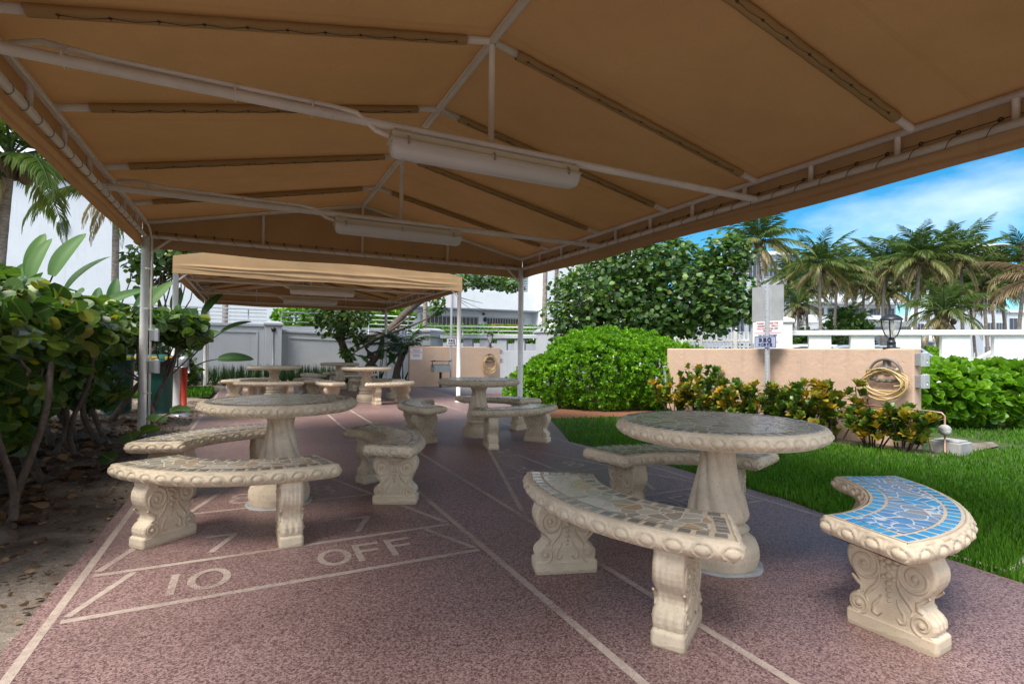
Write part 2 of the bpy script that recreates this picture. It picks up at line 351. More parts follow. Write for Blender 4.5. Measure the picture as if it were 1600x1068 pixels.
def paint_mat(name, c, rough):
    mt, t, b, o = new_mat(name); p = worldpos(t); n = noise(t, 3.5, 5, .6, vec=p); f = noise(t, 38, 5, .7, vec=p); k = noise(t, 5, 4, .6, vec=p)
    c1 = ramp(t, n.outputs['Fac'], [(.3, tuple(x*.86 for x in c)), (.7, tuple(min(1, x*1.08) for x in c))]).outputs[0]
    mk = N(t, 'ShaderNodeMath', operation='MULTIPLY'); t.links.new(ramp(t, f.outputs['Fac'], [(.60, (0, 0, 0)), (.66, (1, 1, 1))]).outputs[0], mk.inputs[0]); t.links.new(ramp(t, k.outputs['Fac'], [(.50, (0, 0, 0)), (.66, (.8, .8, .8))]).outputs[0], mk.inputs[1])
    c1 = mixc(t, mk.outputs[0], c1, (.26, .14, .07)); t.links.new(c1, b.inputs['Base Color']); b.inputs['Roughness'].default_value = rough; bump(t, f.outputs['Fac'], b, .12, .003); return mt
M = dict(
 deck=deck_mat(), stone=stone_mat('cast_stone'), soil=soil_mat(),
 line=scuffed_mat(),
 canvas=canvas_mat('tan_canvas', (.48, .305, .16), (.34, .155, .045), .06),
 sleeve=canvas_mat('tan_canvas_sleeve', (.40, .26, .12), (.34, .17, .055), .08),
 white=paint_mat('white_painted_metal', (.76, .745, .72), .38),
 frame=paint_mat('white_frame_paint', (.70, .65, .585), .45),
 cord=plain('dark_cord', (.05, .032, .02), .8),
 housing=plain('cream_housing', (.55, .49, .36), .4, .1, 3), lens=plain('frosted_lens', (.60, .565, .53), .25, .06, 2),
 zinc=plain('grey_zinc', (.42, .43, .44), .42, .15, 20, metal=.6), galv=plain('galvanised_steel', (.55, .57, .60), .4, .1, 40, metal=.4),
 black=plain('black_painted_metal', (.018, .019, .024), .35, .2, 8),
 stucco=stucco_mat('peach_stucco', (.59, .415, .31)), wstucco=stucco_mat('white_stucco', (.82, .82, .80), .04),
 gstucco=stucco_mat('pale_grey_stucco', (.44, .455, .48), .05),
 bwhite=stucco_mat('building_white', (.75, .78, .81), .03), bgrey=plain('building_grey', (.42, .45, .50), .7, .05, .3),
 bblue=plain('pale_blue_cladding', (.56, .60, .65), .35, .06, .4),
 glassdark=plain('dark_window', (.045, .06, .085), .12, .2, 1), louvre=plain('dark_louvre', (.12, .13, .15), .5, .2, 2),
 door=plain('brown_garage_slats', (.085, .07, .065), .5, .25, 3),
 hose=plain('tan_hose', (.52, .37, .17), .4, .12, 20), reel=plain('grey_hose_hanger', (.17, .15, .135), .45, .15, 12),
 copper=plain('old_copper', (.42, .25, .17), .4, .2, 30, metal=.5),
 sign=plain('white_sign', (.80, .77, .78), .4, .04, 4), plate=plain('aluminium_sign_back', (.62, .63, .63), .33, .1, 6, metal=.65),
 signblue=plain('blue_grey_sign', (.36, .42, .55), .5, .12, 25), ink=plain('navy_lettering', (.035, .022, .10), .6), redink=plain('red_lettering', (.42, .07, .10), .6),
 yellow=plain('yellow_paint', (.75, .45, .03), .45), yellowlid=plain('yellow_plastic', (.62, .36, .02), .4), green=plain('dark_green_plastic', (.012, .085, .065), .4, .2, 4),
 red=plain('red_paint', (.55, .05, .02), .4), trunk=None, concrete=plain('grey_concrete', (.36, .35, .34), .85, .2, 9, bmp=.4),
 asphalt=plain('asphalt', (.06, .062, .066), .9, .2, 2, world=True), paver=plain('pale_paver', (.46, .40, .36), .85, .14, 8, bmp=.4, world=True),
 redpath=plain('brick_red_path', (.24, .085, .07), .8, .2, 9, bmp=.3, world=True), gravel=plain('dark_gravel', (.16, .15, .155), .95, .75, 38, bmp=1, bscale=60, world=True),
 mulch=plain('orange_mulch', (.25, .10, .05), .95, .4, 30, bmp=.8, world=True),
 lawn=plain('lawn_soil', (.05, .075, .018), .95, .35, 12, bmp=.8, world=True), carwhite=plain('white_car_paint', (.72, .74, .77), .2, .02, 1), carsilver=plain('silver_car_paint', (.40, .45, .52), .22, .05, 1, metal=.4),
 tyre=plain('tyre_rubber', (.02, .02, .02), .8), rim=plain('alloy_rim', (.5, .5, .52), .3, metal=.7),
)
def bark_mat(name, c, ring=False):
    mt, t, b, o = new_mat(name); g = N(t, 'ShaderNodeTexCoord').outputs['Object']
    mpn = t.nodes.new('ShaderNodeMapping'); mpn.inputs['Scale'].default_value = (1, 1, 3.2 if ring else .6); t.links.new(g, mpn.inputs[0])
    n = noise(t, 6 if ring else 14, 6, .7, vec=mpn.outputs[0], dist=.5)
    t.links.new(ramp(t, n.outputs['Fac'], [(.3, tuple(x*.5 for x in c)), (.5, c), (.72, tuple(x*1.7 for x in c))]).outputs[0], b.inputs['Base Color'])
    b.inputs['Roughness'].default_value = .9; bump(t, n.outputs['Fac'], b, .7, .02); return mt
M['trunk'] = bark_mat('grey_brown_bark', (.12, .092, .075)); M['palmtrunk'] = bark_mat('palm_bark', (.27, .225, .19), True); M['twig'] = bark_mat('dark_twig', (.06, .042, .03))
G1 = (.012, .035, .008); 
M['seagrape'] = leaf_mat('sea_grape_leaf', [(0, (.022, .058, .017)), (.42, (.05, .115, .026)), (.72, (.09, .165, .03)), (.9, (.20, .28, .04)), (.975, (.30, .20, .03)), (1, (.34, .15, .04))], .36, .36, .55)
M['seagrapetree'] = leaf_mat('sea_grape_tree_leaf', [(0, (.028, .07, .018)), (.5, (.068, .15, .032)), (.85, (.13, .23, .045)), (.97, (.20, .25, .04)), (1, (.24, .12, .04))], .28, .38)
M['naupaka'] = leaf_mat('naupaka_leaf', [(0, (.07, .185, .014)), (.5, (.145, .33, .018)), (.9, (.25, .46, .03)), (1, (.42, .56, .07))], .4, .32)
M['hedge'] = leaf_mat('hedge_leaf', [(0, (.07, .18, .016)), (.5, (.145, .315, .022)), (.9, (.24, .43, .035)), (1, (.42, .52, .08))], .4, .33)
M['croton'] = leaf_mat('croton_leaf', [(0, (.035, .075, .016)), (.45, (.08, .16, .02)), (.68, (.17, .21, .025)), (.82, (.40, .28, .025)), (.95, (.42, .24, .03)), (1, (.22, .06, .02))], .22, .3)
M['crotongold'] = leaf_mat('golden_croton_leaf', [(0, (.04, .09, .014)), (.34, (.09, .15, .02)), (.56, (.22, .21, .02)), (.76, (.46, .29, .025)), (.93, (.50, .26, .03)), (1, (.32, .09, .02))], .22, .3)
M['bop'] = leaf_mat('paddle_leaf', [(0, (.03, .09, .025)), (.6, (.055, .14, .04)), (1, (.12, .22, .06))], .3, .55, .35, (.12, .20, .07), spec=.25)
M['palm'] = leaf_mat('palm_leaf', [(0, (.065, .125, .03)), (.42, (.12, .185, .04)), (.66, (.21, .22, .06)), (.82, (.37, .29, .14)), (1, (.46, .36, .21))], .25, .4)
M['palmbrown'] = leaf_mat('dry_palm_leaf', [(0, (.16, .11, .06)), (.5, (.28, .20, .11)), (1, (.45, .35, .2))], .2, .7, tcol=(1.1, 1, .8))
M['darkpalm'] = leaf_mat('cycad_leaf', [(0, (.012, .035, .012)), (.7, (.03, .07, .02)), (1, (.12, .09, .04))], .2, .4)
M['grass'] = leaf_mat('grass_blade', [(0, (.034, .112, .007)), (.5, (.072, .195, .011)), (.88, (.13, .27, .022)), (1, (.34, .33, .10))], .32, .6, spec=.2)
M['strap'] = leaf_mat('strap_leaf', [(0, (.012, .04, .012)), (.7, (.035, .085, .022)), (1, (.09, .13, .04))], .2, .4)
M['litter'] = leaf_mat('dead_leaf', [(0, (.07, .04, .022)), (.5, (.18, .10, .05)), (.85, (.32, .20, .10)), (1, (.42, .30, .2))], .1, .75, tcol=(1, .9, .7))
M['tile'] = mosaic_mat('brown_flagstone_mosaic', [(0, (.42, .37, .29)), (.24, (.53, .475, .38)), (.42, (.34, .30, .24)), (.56, (.47, .345, .21)), (.66, (.58, .525, .44)), (.82, (.39, .29, .18)), (.89, (.46, .42, .36))])
M['skytinttile'] = mosaic_mat('sky_tinted_flagstone_mosaic', [(0, (.11, .24, .46)), (.25, (.17, .31, .50)), (.45, (.07, .27, .55)), (.60, (.24, .30, .40)), (.75, (.06, .34, .62)), (.9, (.33, .30, .30))], grout=(.55, .56, .58), rough=.16)  # blue of the reflected sky is painted into the tile colours
M['edge'] = tile_mat('grey_border_tile', [(0, (.17, .155, .13)), (.6, (.26, .24, .205)), (1, (.38, .345, .28))])
M['skytintedge'] = tile_mat('sky_tinted_border_tile', [(0, (.03, .23, .48)), (1, (.06, .34, .60))], .14)  # border tiles carry the same sky reflection as base colour
# ------------------------------------------------------------------ ground
def struct(o): o['kind'] = 'structure'; return o
b = MB(); b.sheet([(-260, -120), (320, -120), (320, 320), (-260, 320)], -.06); struct(b.build('ground', M['asphalt']))
# sandy soil under the shrubs, left of the deck and behind the second canopy
def bumpy(name, mat, x0, x1, y0, y1, st, fz, keep=None):
    xs = np.arange(x0, x1+st/2, st); ys = np.arange(y0, y1+st/2, st)
    P = np.array([[(x, y, fz(x, y)) for y in ys] for x in xs]); mb = MB(); mb.grid(P)
    return struct(mb.build(name, mat))
def hsh(x, y): return (math.sin(x*2.3+math.sin(y*1.7))*math.cos(y*2.9+x*.7)+.5*math.sin(x*7.1+y*3.3)*math.cos(y*8.7-x*2.2)+.3*math.sin(x*17+y*13))
def soil_h(x, y):
    d = max(0, -.80-x); e = min(1, d/.25)
    return -.035+e*(.03+.016*hsh(x, y)+.012*min(d, 1.5))
bumpy('soil', M['soil'], -9, -.55, -2, 24, .09, soil_h)
b = MB(); b.sheet([(-.55, 17.4), (4.3, 17.4), (4.3, 24), (-.55, 24)], -.012); struct(b.build('soil_bed', M['soil']))
# deck
b = MB(); deck = [(-.80, -3), (3.05, -3), (3.36, .6), (3.44, 1.6), (3.68, 2.66), (3.72, 4.36), (3.55, 5.5), (4.05, 6.6), (4.4, 7.4), (4.62, 9), (4.55, 12.0), (4.5, 17.6), (-.70, 17.6), (-.78, 9)]
b.prism(deck, (0, 0, -.12), (1, 0, 0), (0, 1, 0), (0, 0, .12)); struct(b.build('deck', M['deck']))
b = MB(); b.sheet([(4.5, 8.05), (7.2, 7.5), (7.2, 15.9), (4.45, 15.9)], -.016); struct(b.build('gravel_bed', M['gravel']))
b = MB(); b.sheet([(4.55, 10.9), (8.6, 10.9), (8.6, 12.6), (4.55, 12.6)], -.004); struct(b.build('brick_path', M['redpath']))
b = MB(); b.sheet([(4.4, 7.55), (6.9, 7.25), (7.0, 7.75), (6.5, 8.5), (5.2, 9.4), (4.62, 9.9)], -.008); struct(b.build('mulch_bed', M['mulch']))
lawn_poly = [(3.05, -3), (3.36, .6), (3.44, 1.6), (3.68, 2.66), (3.72, 4.36), (3.55, 5.5), (4.05, 6.6), (4.4, 7.4), (4.45, 7.62), (6.95, 7.3), (7.05, 3.2), (9, 3.0), (16, 3), (16, -3)]
b = MB(); b.sheet(lawn_poly, -.012); struct(b.build('lawn', M['lawn']))
b = MB(); b.sheet([(7.05, 2.9), (16, 2.5), (16, 9), (7.05, 9)], -.014); struct(b.build('hedge_bed', M['lawn']))
b = MB(); b.sheet([(7.3, 3.32), (7.9, 3.45), (8.6, 3.30), (8.3, 3.12), (7.5, 3.05)], .004); struct(b.build('bare_soil', M['soil']))
b = MB(); b.sheet([(6.0, 6.9), (7.05, 7.3), (7.05, 3.1), (6.75, 3.1), (6.45, 4.5)], -.006); struct(b.build('croton_bed', M['soil']))
b = MB(); b.prism([(3.50, 1.30), (3.42, .3), (4.6, .2), (4.6, 1.32), (3.9, 1.36)], (0, 0, -.05), (1, 0, 0), (0, 1, 0), (0, 0, .055)); struct(b.build('paving_stone', M['paver'], bevel=.008))
b = MB(); b.sheet([(-2.6, 13.7), (-.82, 13.7), (-.80, 15.7), (-2.6, 15.9)], .02); struct(b.build('lawn_patch', M['lawn']))
b = MB(); b.sheet([(12, -8), (80, -40), (80, 60), (12, 24)], -.05); struct(b.build('road', M['asphalt']))
b = MB(); b.sheet([(14.6, 10.2), (19, 5.6), (24, 11), (18, 16)], -.03); struct(b.build('pavement', M['concrete']))

# ------------------------------------------------------------------ shuffleboard court markings
ZL = [.0012]
def mark(name, polys):
    mb = MB(); ZL[0] += .00003
    for i, p in enumerate(polys): mb.sheet(p, ZL[0]+(.00001*i if len(polys) < 5 else 0))
    return struct(mb.build(name, M['line']))
def seg(a, b_, w=.036):
    a, b_ = Vector((*a, 0)), Vector((*b_, 0)); d = (b_-a).normalized(); n = Vector((-d.y, d.x, 0))*w/2
    return [tuple(a-n)[:2], tuple(b_-n)[:2], tuple(b_+n)[:2], tuple(a+n)[:2]]
def ring(c, rx, ry, w, a0=0, a1=2*PI, n=36):
    out = []
    for i in range(n):
        t0 = a0+(a1-a0)*i/n; t1 = a0+(a1-a0)*(i+1)/n
        out.append([(c[0]+(rx)*math.cos(t0), c[1]+ry*math.sin(t0)), (c[0]+(rx)*math.cos(t1), c[1]+ry*math.sin(t1)),
                    (c[0]+(rx-w)*math.cos(t1), c[1]+(ry-w)*math.sin(t1)), (c[0]+(rx-w)*math.cos(t0), c[1]+(ry-w)*math.sin(t0))])
    return out
def numeral(ch, c, h=.25, w=.13, st=.034):
    x, y = c
    if ch == '1': return [seg((x, y-h/2), (x, y+h/2), st)]
    if ch in 'O0': return ring(c, h*.37, h*.5, st)
    if ch == 'F': return [seg((x-w/2, y-h/2), (x-w/2, y+h/2+st/2), st), seg((x-w/2+st/2, y+h/2), (x+w/2, y+h/2), st), seg((x-w/2+st/2, y+.02), (x+w*.36, y+.02), st)]
    if ch == '7': return [seg((x-w/2, y+h/2), (x+w/2+.015, y+h/2), st), seg((x+w/2, y+h/2-st/2), (x-w*.22, y-h/2), st)]
    if ch == '8': return ring((x, y+h*.24), h*.25, h*.235, st*.9)+ring((x, y-h*.22), h*.30, h*.27, st*.9)
def court(x0, x1):
    c = (x0+x1)/2
    for xx in (x0-.02, x1+.02): mark('court_side_line', [seg((xx, -2.9), (xx, 17.4))])
    for (y, e) in ((2.72, 0), (3.20, 0)): mark('court_cross_line', [seg((x0+.02, y), (x1-.02, y))])
    for s, xx in ((1, x0), (-1, x1)):
        mark('court_diagonal_line', [seg((xx+s*.03, 2.76), (xx+s*.19, 3.17), .032)])
        mark('court_diagonal_line', [seg((xx+s*.03, 3.25), (c, 5.93))])
    def half(y): return (x1-x0)/2*(5.93-y)/(5.93-3.25)
    for y in (4.115, 5.03): mark('court_cross_line', [seg((c-half(y), y), (c+half(y), y), .032)])
    mark('court_centre_line', [seg((c, 3.23), (c, 4.09), .032)]); mark('court_centre_line', [seg((c, 4.14), (c, 5.01), .032)])
    mark('court_number', numeral('1', (c-.555, 2.93))); mark('court_number', numeral('0', (c-.405, 2.93), .25))
    for ch, dx in (('O', .175), ('F', .365), ('F', .545)): mark('court_letter', numeral(ch, (c+dx, 2.95), .235, .13))
    for s in (-1, 1):
        mark('court_number', numeral('7', (c+s*.39, 3.435), .27, .15)); mark('court_number', numeral('8', (c+s*.285, 4.39), .28))
    mark('court_number', numeral('1', (c-.10, 5.28), .22)); mark('court_number', numeral('0', (c+.07, 5.28), .2))
court(-.69, 1.18); court(1.68, 3.50)
# ------------------------------------------------------------------ canopies
def wrinkle(x, z, seed, amp):
    g = lambda c, w: math.exp(-((z-c)/w)**2)
    a = .165+.022*math.sin(x*1.25+seed)+.008*math.sin(x*3.7); c = .095+.020*math.sin(x*.83+seed*2)+.007*math.sin(x*4.9+1)
    return amp*(1.0*g(a, .018)-.55*g(a-.034, .016)+.85*g(c, .017)-.4*g(c-.03, .014)+.45*g(.235+.02*math.sin(x*1.9+seed), .02)*(.5+.5*math.sin(x*.7+seed))+.16*math.sin(x*3.1+seed*2+z*6)+.1*math.sin(x*7.7+z*15+seed))
def make_canopy(label, x0, x1, y0, y1, rafters, ties, posts, wr=.005, zs=(2.36, 2.51, 2.68, 3.24), detail=True):
    zb, zl, zu, zr = zs; xc = (x0+x1)/2
    T = thing('fabric_canopy', label, 'canopy', (xc, y1, 0), 0, 'tan canopies over the tables')
    B = lambda mb, n, mt, p=T, **k: mb.build(n, mt, p, world=True, **k)
    rr = .026
    ov = .045                                # canvas sits just outside the frame
    # two roof slopes, sagging a little between the rafters
    ys = [y0-ov]+[y for i in range(len(rafters)-1) for y in np.linspace(rafters[i], rafters[i+1], 9)[:-1]]+[y1+ov]
    for s in (-1, 1):
        xe = (x0-ov) if s < 0 else (x1+ov); P = []
        for y in ys:
            k = max([i for i in range(len(rafters)) if rafters[i] <= y+1e-6], default=0)
            k2 = min(k+1, len(rafters)-1); span = rafters[k2]-rafters[k]
            ph = (y-rafters[k])/span if span > 0 else 0; sag = .022*math.sin(PI*min(max(ph, 0), 1))
            row = []
            for t in np.linspace(0, 1, 9):
                row.append((xc+(xe-xc)*t, y, zr+.03+(zu+.03-zr-.03)*t-sag*math.sin(PI*t)**.7))
            P.append(row)
        mb = MB(); mb.grid(P if s > 0 else [r[::-1] for r in P]); B(mb, 'roof_panel', M['canvas'])
    # side valances and gable ends
    def valance(pa, pb, ztop, seed, nrm):
        n = max(8, int((Vector(pb)-Vector(pa)).length/.08)); P = []
        for i in range(n+1):
            q = i/n; p = Vector(pa).lerp(Vector(pb), q); zt = ztop(q); row = []
            for j in range(37):
                tz = j/36; z = zt+(zb-zt)*tz; o = wrinkle(q*(Vector(pb)-Vector(pa)).length, z-zb, seed, wr)*min(1, 1.2*tz+.05)*min(1, 12*q, 12*(1-q))
                dip = .012*math.sin(q*PI*5)*tz if j == 36 else 0
                row.append((p.x+nrm[0]*(o+.012*tz), p.y+nrm[1]*(o+.012*tz), z+dip))
            P.append(row)
        mb = MB(); mb.grid(P); return mb
    zt = lambda q: zu+.03
    B(valance((x0-ov, y0-ov, 0), (x0-ov, y1+ov, 0), zt, 1., (-1, 0)), 'side_valance', M['canvas'])
    B(valance((x1+ov, y0-ov, 0), (x1+ov, y1+ov, 0), zt, 2., (1, 0)), 'side_valance', M['canvas'])
    zg = lambda q: zu+.03+(zr-zu)*(1-abs(2*q-1))
    B(valance((x0-ov, y1+ov, 0), (x1+ov, y1+ov, 0), zg, 3., (0, 1)), 'gable_panel', M['canvas'])
    B(valance((x0-ov, y0-ov, 0), (x1+ov, y0-ov, 0), zg, 4.3, (0, -1)), 'gable_panel', M['canvas'])
    # rails
    for z in (zu, zl):
        for x in (x0, x1):
            mb = MB(); mb.tube([(x, y0, z), (x, y1, z)], rr, 10); B(mb, 'side_rail', M['frame'])
    for y in (y0, y1):
        mb = MB(); mb.tube([(x0+rr, y, zl), (x1-rr, y, zl)], rr, 10); B(mb, 'end_rail', M['frame'])
        for q in (.25, .75):
            x = x0+(x1-x0)*q; mb = MB(); mb.tube([(x, y, zl+rr), (x, y, zu+(zr-zu)*(.5)-rr)], .019, 8); B(mb, 'gable_strut', M['frame'])
        mb = MB(); mb.tube([(xc, y, zl+rr), (xc, y, zr-rr)], .019, 8); B(mb, 'gable_strut', M['frame'])
    nst = int(round((y1-y0)/.645))
    for x in (x0, x1):
        for i in range(1, nst):
            y = y1-i*.645
            if y < y0+.1: continue
            mb = MB(); mb.tube([(x, y, zl+rr*.8), (x, y, zu-rr*.8)], .021, 8); B(mb, 'rail_strut', M['frame'])
    mb = MB(); mb.tube([(xc, y0, zr), (xc, y1, zr)], .030, 10); B(mb, 'ridge_pole', M['frame'])
    for y in rafters:
        for s in (-1, 1):
            xe = x0 if s < 0 else x1; a = Vector((xc+s*.028, y, zr-.004)); c = Vector((xe-s*.02, y, zu+.004))
            mb = MB(); mb.tube([a, c], .026, 9); rf = B(mb, 'rafter', M['frame'])
            if y in (y0, y1): continue
            d = (c-a).normalized(); Ln = (c-a).length; a2 = a+d*.17; c2 = c-d*.19; n = d.cross(Vector((0, 1, 0))); n = n if n.z < 0 else -n
            # canvas sleeve laced round the rafter: a soft, slightly flattened pocket
            rows = []
            for i in range(25):
                p = a2.lerp(c2, i/24); w = .036+.003*math.sin(i*2.2)
                rows.append([list(p+Vector((0, 1, 0))*(w*1.05*math.cos(2*PI*q/10))+n*(.031*math.sin(2*PI*q/10)+.004)) for q in range(10)])
            mb = MB(); mb.grid(rows, cv=True); sl = mb.build('canvas_sleeve', M['sleeve'], rf)
            sl.location = (0, 0, 0)
            if detail:
                mb = MB(); k = int(Ln/.235)
                for i in range(k):
                    p = a2.lerp(c2, (i+.4)/k)+n*.031+Vector((0, -.023, 0)); mb.torus(p, .008, .0025, 'Z', 8, 4)
                    p2 = a2.lerp(c2, min(1, (i+1.4)/k))+n*.032+Vector((0, -.026, 0))
                    mb.tube([p+n*.008, p+n*.02+Vector((0, -.008, 0))], .0016, 4)
                    if i < k-1: mb.tube([p, p.lerp(p2, .5)+n*.012, p2], .0018, 4)
                mb.build('lacing_cord', M['cord'], rf)
    # ties with king posts, and the electric conduit along the first part of each
    for y in ties:
        mb = MB(); mb.tube([(x0, y, zl+.005), (x1, y, zl+.005)], .029, 10); B(mb, 'tie_beam', M['frame'])
        mb = MB(); mb.tube([(xc, y, zl+.034), (xc, y, zr-.03)], .023, 8); B(mb, 'king_post', M['frame'])
        pts = [(x0+.05, y+.33, zu-.055), (x0+.10, y+.20, zu-.045), (x0+.25, y+.07, zl+.105), (x0+.5, y+.02, zl+.065), (x0+1.2, y+.01, zl+.055), (xc-1.05, y+.005, zl+.055), (xc-.90, y-.02, zl+.035), (xc-.78, y, zl-.04), (xc-.70, y, zl-.06)]
        mb = MB(); mb.tube(pts, .017, 8)
        for q in (.35, 1.1, 1.5): mb.torus((x0+q, y+.025, zl+.03), .05, .005, 'X', 14, 4)
        B(mb, 'conduit', M['frame'])
    # conduit along the left rail and down the far left post
    mb = MB(); mb.tube([(x0+.055, y0+.1, zu-.06), (x0+.055, y1-.35, zu-.06), (x0+.06, y1-.18, zu-.09), (x0+.07, y1-.06, zl-.03), (x0+.07, y1-.01, zl-.2), (x0+.073, y1-.005, .9), (x0+.073, y1-.005, .1)], .0135, 7)
    for yy in np.arange(y0+.5, y1-.4, 1.1): mb.torus((x0+.05, yy, zu-.058), .02, .004, 'Y', 10, 4)
    for zz in (.55, 1.6, 2.1): mb.torus((x0+.04, y1-.003, zz), .055, .004, 'Z', 16, 4)
    B(mb, 'conduit', M['frame'])
    for (x, y) in posts:
        mb = MB(); mb.tube([(x, y, -.03), (x, y, zl-.02)], .046, 14); mb.lathe([(.085, 0), (.085, .008), (.05, .014)], 16, (x, y, 0)); B(mb, 'post', M['white'])
        s = 1 if x == x0 else -1
        mb = MB(); mb.tube([(x+s*.035, y, zl-.22), (x+s*.26, y, zl-.015)], .018, 8); B(mb, 'knee_brace', M['frame'])
    # cord laced round the lower rails, with its eyelets in the canvas
    def lace(a, c, nrm):
        a, c = Vector(a), Vector(c); k = int((c-a).length/.21); mb = MB(); nv = Vector(nrm)
        for i in range(k):
            p = a.lerp(c, (i+.5)/k); q = a.lerp(c, (i+1.1)/k)
            loop = []
            for j in range(11):
                t = j/10; an = PI*.55+2*PI*t*.82
                loop.append(p.lerp(q, t*.8)+nv*(math.cos(an)*.0295)+Vector((0, 0, math.sin(an)*.0295)))
            mb.tube(loop, .0022, 4)
            e = p+nv*.034+Vector((0, 0, .065)); mb.torus(e, .012, .004, 'X' if abs(nv.x) > .5 else 'Y', 9, 4)
            mb.tube([loop[0], e], .0022, 4); mb.tube([e, a.lerp(c, (i+1.5)/k)+nv*.034+Vector((0, 0, .065))] if i < k-1 else [e, q+nv*.02], .0022, 4)
        return mb
    if detail:
        B(lace((x0, y0, zl), (x0, y1, zl), (-1, 0, 0)), 'lacing_cord', M['cord'])
        B(lace((x1, y0, zl), (x1, y1, zl), (1, 0, 0)), 'lacing_cord', M['cord'])
        B(lace((x0, y1, zl), (x1, y1, zl), (0, 1, 0)), 'lacing_cord', M['cord'])
    return T
CX0, CX1 = -1.2, 4.1
YF = 7.9
make_canopy('large tan fabric canopy on white posts overhead, over the nearest tables', CX0, CX1, .78, YF, [.78, 2.0, 3.26, 4.40, 5.66, 6.92, YF], [3.26, 5.66], [(CX0, YF), (CX1, YF), (CX0, .78), (CX1, .78)])
make_canopy('smaller looking tan fabric canopy standing behind the first one', CX0, CX1, 10.85, 17.85, [10.85, 12.0, 13.2, 14.4, 15.6, 16.8, 17.85], [12.6, 15.3], [(CX0, 10.85), (CX1, 10.85), (CX0, 17.85), (CX1, 17.85)], wr=.019, zs=(2.42, 2.53, 2.70, 3.26), detail=False)

def make_light(label, xc, y, z, ln=1.38):
    T = thing('fluorescent_light', label, 'ceiling light', (xc, y, z), 0, 'fluorescent lights under the canopies')
    h = ln/2
    mb = MB(); mb.prism([(-.052, -.012), (.052, -.012), (.047, -.062), (-.047, -.062)], (-h, 0, 0), (0, 1, 0), (0, 0, 1), (ln, 0, 0))
    mb.box(-h+.02, -h+.13, -.03, .03, -.013, .012); mb.box(h-.13, h-.02, -.03, .03, -.013, .012)
    mb.prism([(-.066, -.060), (.066, -.060), (.066, -.075), (-.066, -.075)], (-h-.012, 0, 0), (0, 1, 0), (0, 0, 1), (ln+.024, 0, 0))
    mb.build('housing', M['housing'], T, bevel=.004)
    # lens: rounded trough with sloped ends
    prof = [(-.062, -.076), (-.061, -.115), (-.05, -.150), (-.028, -.168), (0, -.172), (.028, -.168), (.05, -.150), (.061, -.115), (.062, -.076)]
    rows = []
    for x, k in ((-h, .0), (-h, .55), (-h+.012, .85), (-h+.05, 1), (h-.05, 1), (h-.012, .85), (h, .55), (h, 0)):
        rows.append([(x, a*(1 if k else .9), -.076+(c+.076)*k) for a, c in prof])
    mb = MB(); mb.grid(rows)
    for yy in (-.055, -.03, 0, .03, .055): mb.tube([(-h+.06, yy*.8, -.172+abs(yy)*.42), (h-.06, yy*.8, -.172+abs(yy)*.42)], .002, 4)
    mb.build('lens', M['lens'], T)
    for x in (-h+.1, 0, h-.1):
        for s in (-1, 1):
            mb = MB(); mb.tube([(x, s*.052, -.035), (x, s*.07, -.05), (x, s*.074, -.075), (x, s*.066, -.092)], .006, 5); mb.build('clip', M['zinc'], T)
    return T
XC = (CX0+CX1)/2
make_light('nearest and largest fluorescent light, hanging under the first canopy tie beam', XC, 3.26, 2.488)
make_light('second fluorescent light, further back under the first canopy', XC, 5.66, 2.488)
make_light('fluorescent light under the far canopy, the nearer and upper of two', XC, 12.6, 2.51)
make_light('fluorescent light under the far canopy, the farther and lower of two', XC, 15.3, 2.51)
# ------------------------------------------------------------------ cast stone tables and benches
def egg(s, z, per, zm, hz):
    a = (s % per)-per/2; b = z-zm; rho = math.sqrt((a/(per*.44))**2+(b/hz)**2)
    h = 0
    if rho < .60: h = .015*math.sqrt(max(0, 1-(rho/.60)**2))
    h += .010*math.exp(-((rho-.86)/.10)**2)-.004*math.exp(-((rho-.67)/.05)**2)
    e = min(s % per, per-(s % per)); h += .008*math.exp(-(e/.007)**2)*math.exp(-((b+.004)/(hz*.8))**2)
    return h
def slab_mesh(path, nrm, s_arr, per, th, name, jit, ends=None):
    """closed outline (list of xy), outward normals; carved rounded rim and flat top and bottom"""
    prof = [(-.024, 0), (-.014, -.0015), (-.006, -.006)]+[(-.012*(abs(t-.45)/.55)**2.2, -.010-(th-.024)*t) for t in np.linspace(0, 1, 11)]+[(-.022, -th+.006), (-.034, -th)]
    n = len(path); P = np.zeros((n, len(prof), 3))
    for i in range(n):
        for j, (o, z) in enumerate(prof):
            d = o+(egg(s_arr[i], z, per, -th*.52, th*.42) if 2 < j < 14 else 0)+jit*math.sin(s_arr[i]*37+j*1.7)*math.sin(s_arr[i]*11.3+j)
            P[i, j] = (path[i][0]+nrm[i][0]*d, path[i][1]+nrm[i][1]*d, z)
    mb = MB(); mb.grid(P, cu=True); m_ = len(prof); mb.smooth = False
    if ends is None:
        mb.f.append(tuple(i*m_ for i in range(n))); mb.mi.append(0); mb.sm.append(False)
        mb.f.append(tuple(i*m_+m_-1 for i in range(n))[::-1]); mb.mi.append(0); mb.sm.append(False)
    else:                                                       # curved seat: zip the outer and the inner side together
        ia, ib = ends; A = [(ia+i) % n for i in range((ib-ia) % n+1)]; Bq = [(ia-i) % n for i in range((ia-ib) % n+1)]
        an = lambda k: math.atan2(path[k][1], path[k][0]); i = j = 0
        while i < len(A)-1 or j < len(Bq)-1:
            if j == len(Bq)-1 or (i < len(A)-1 and an(A[i+1]) <= an(Bq[j+1])): t = (A[i], A[i+1], Bq[j]); i += 1
            else: t = (A[i], Bq[j+1], Bq[j]); j += 1
            if len(set(t)) < 3: continue
            mb.f.append(tuple(k*m_ for k in t)); mb.f.append(tuple(k*m_+m_-1 for k in t)[::-1]); mb.mi += [0, 0]; mb.sm += [False, False]
    return mb
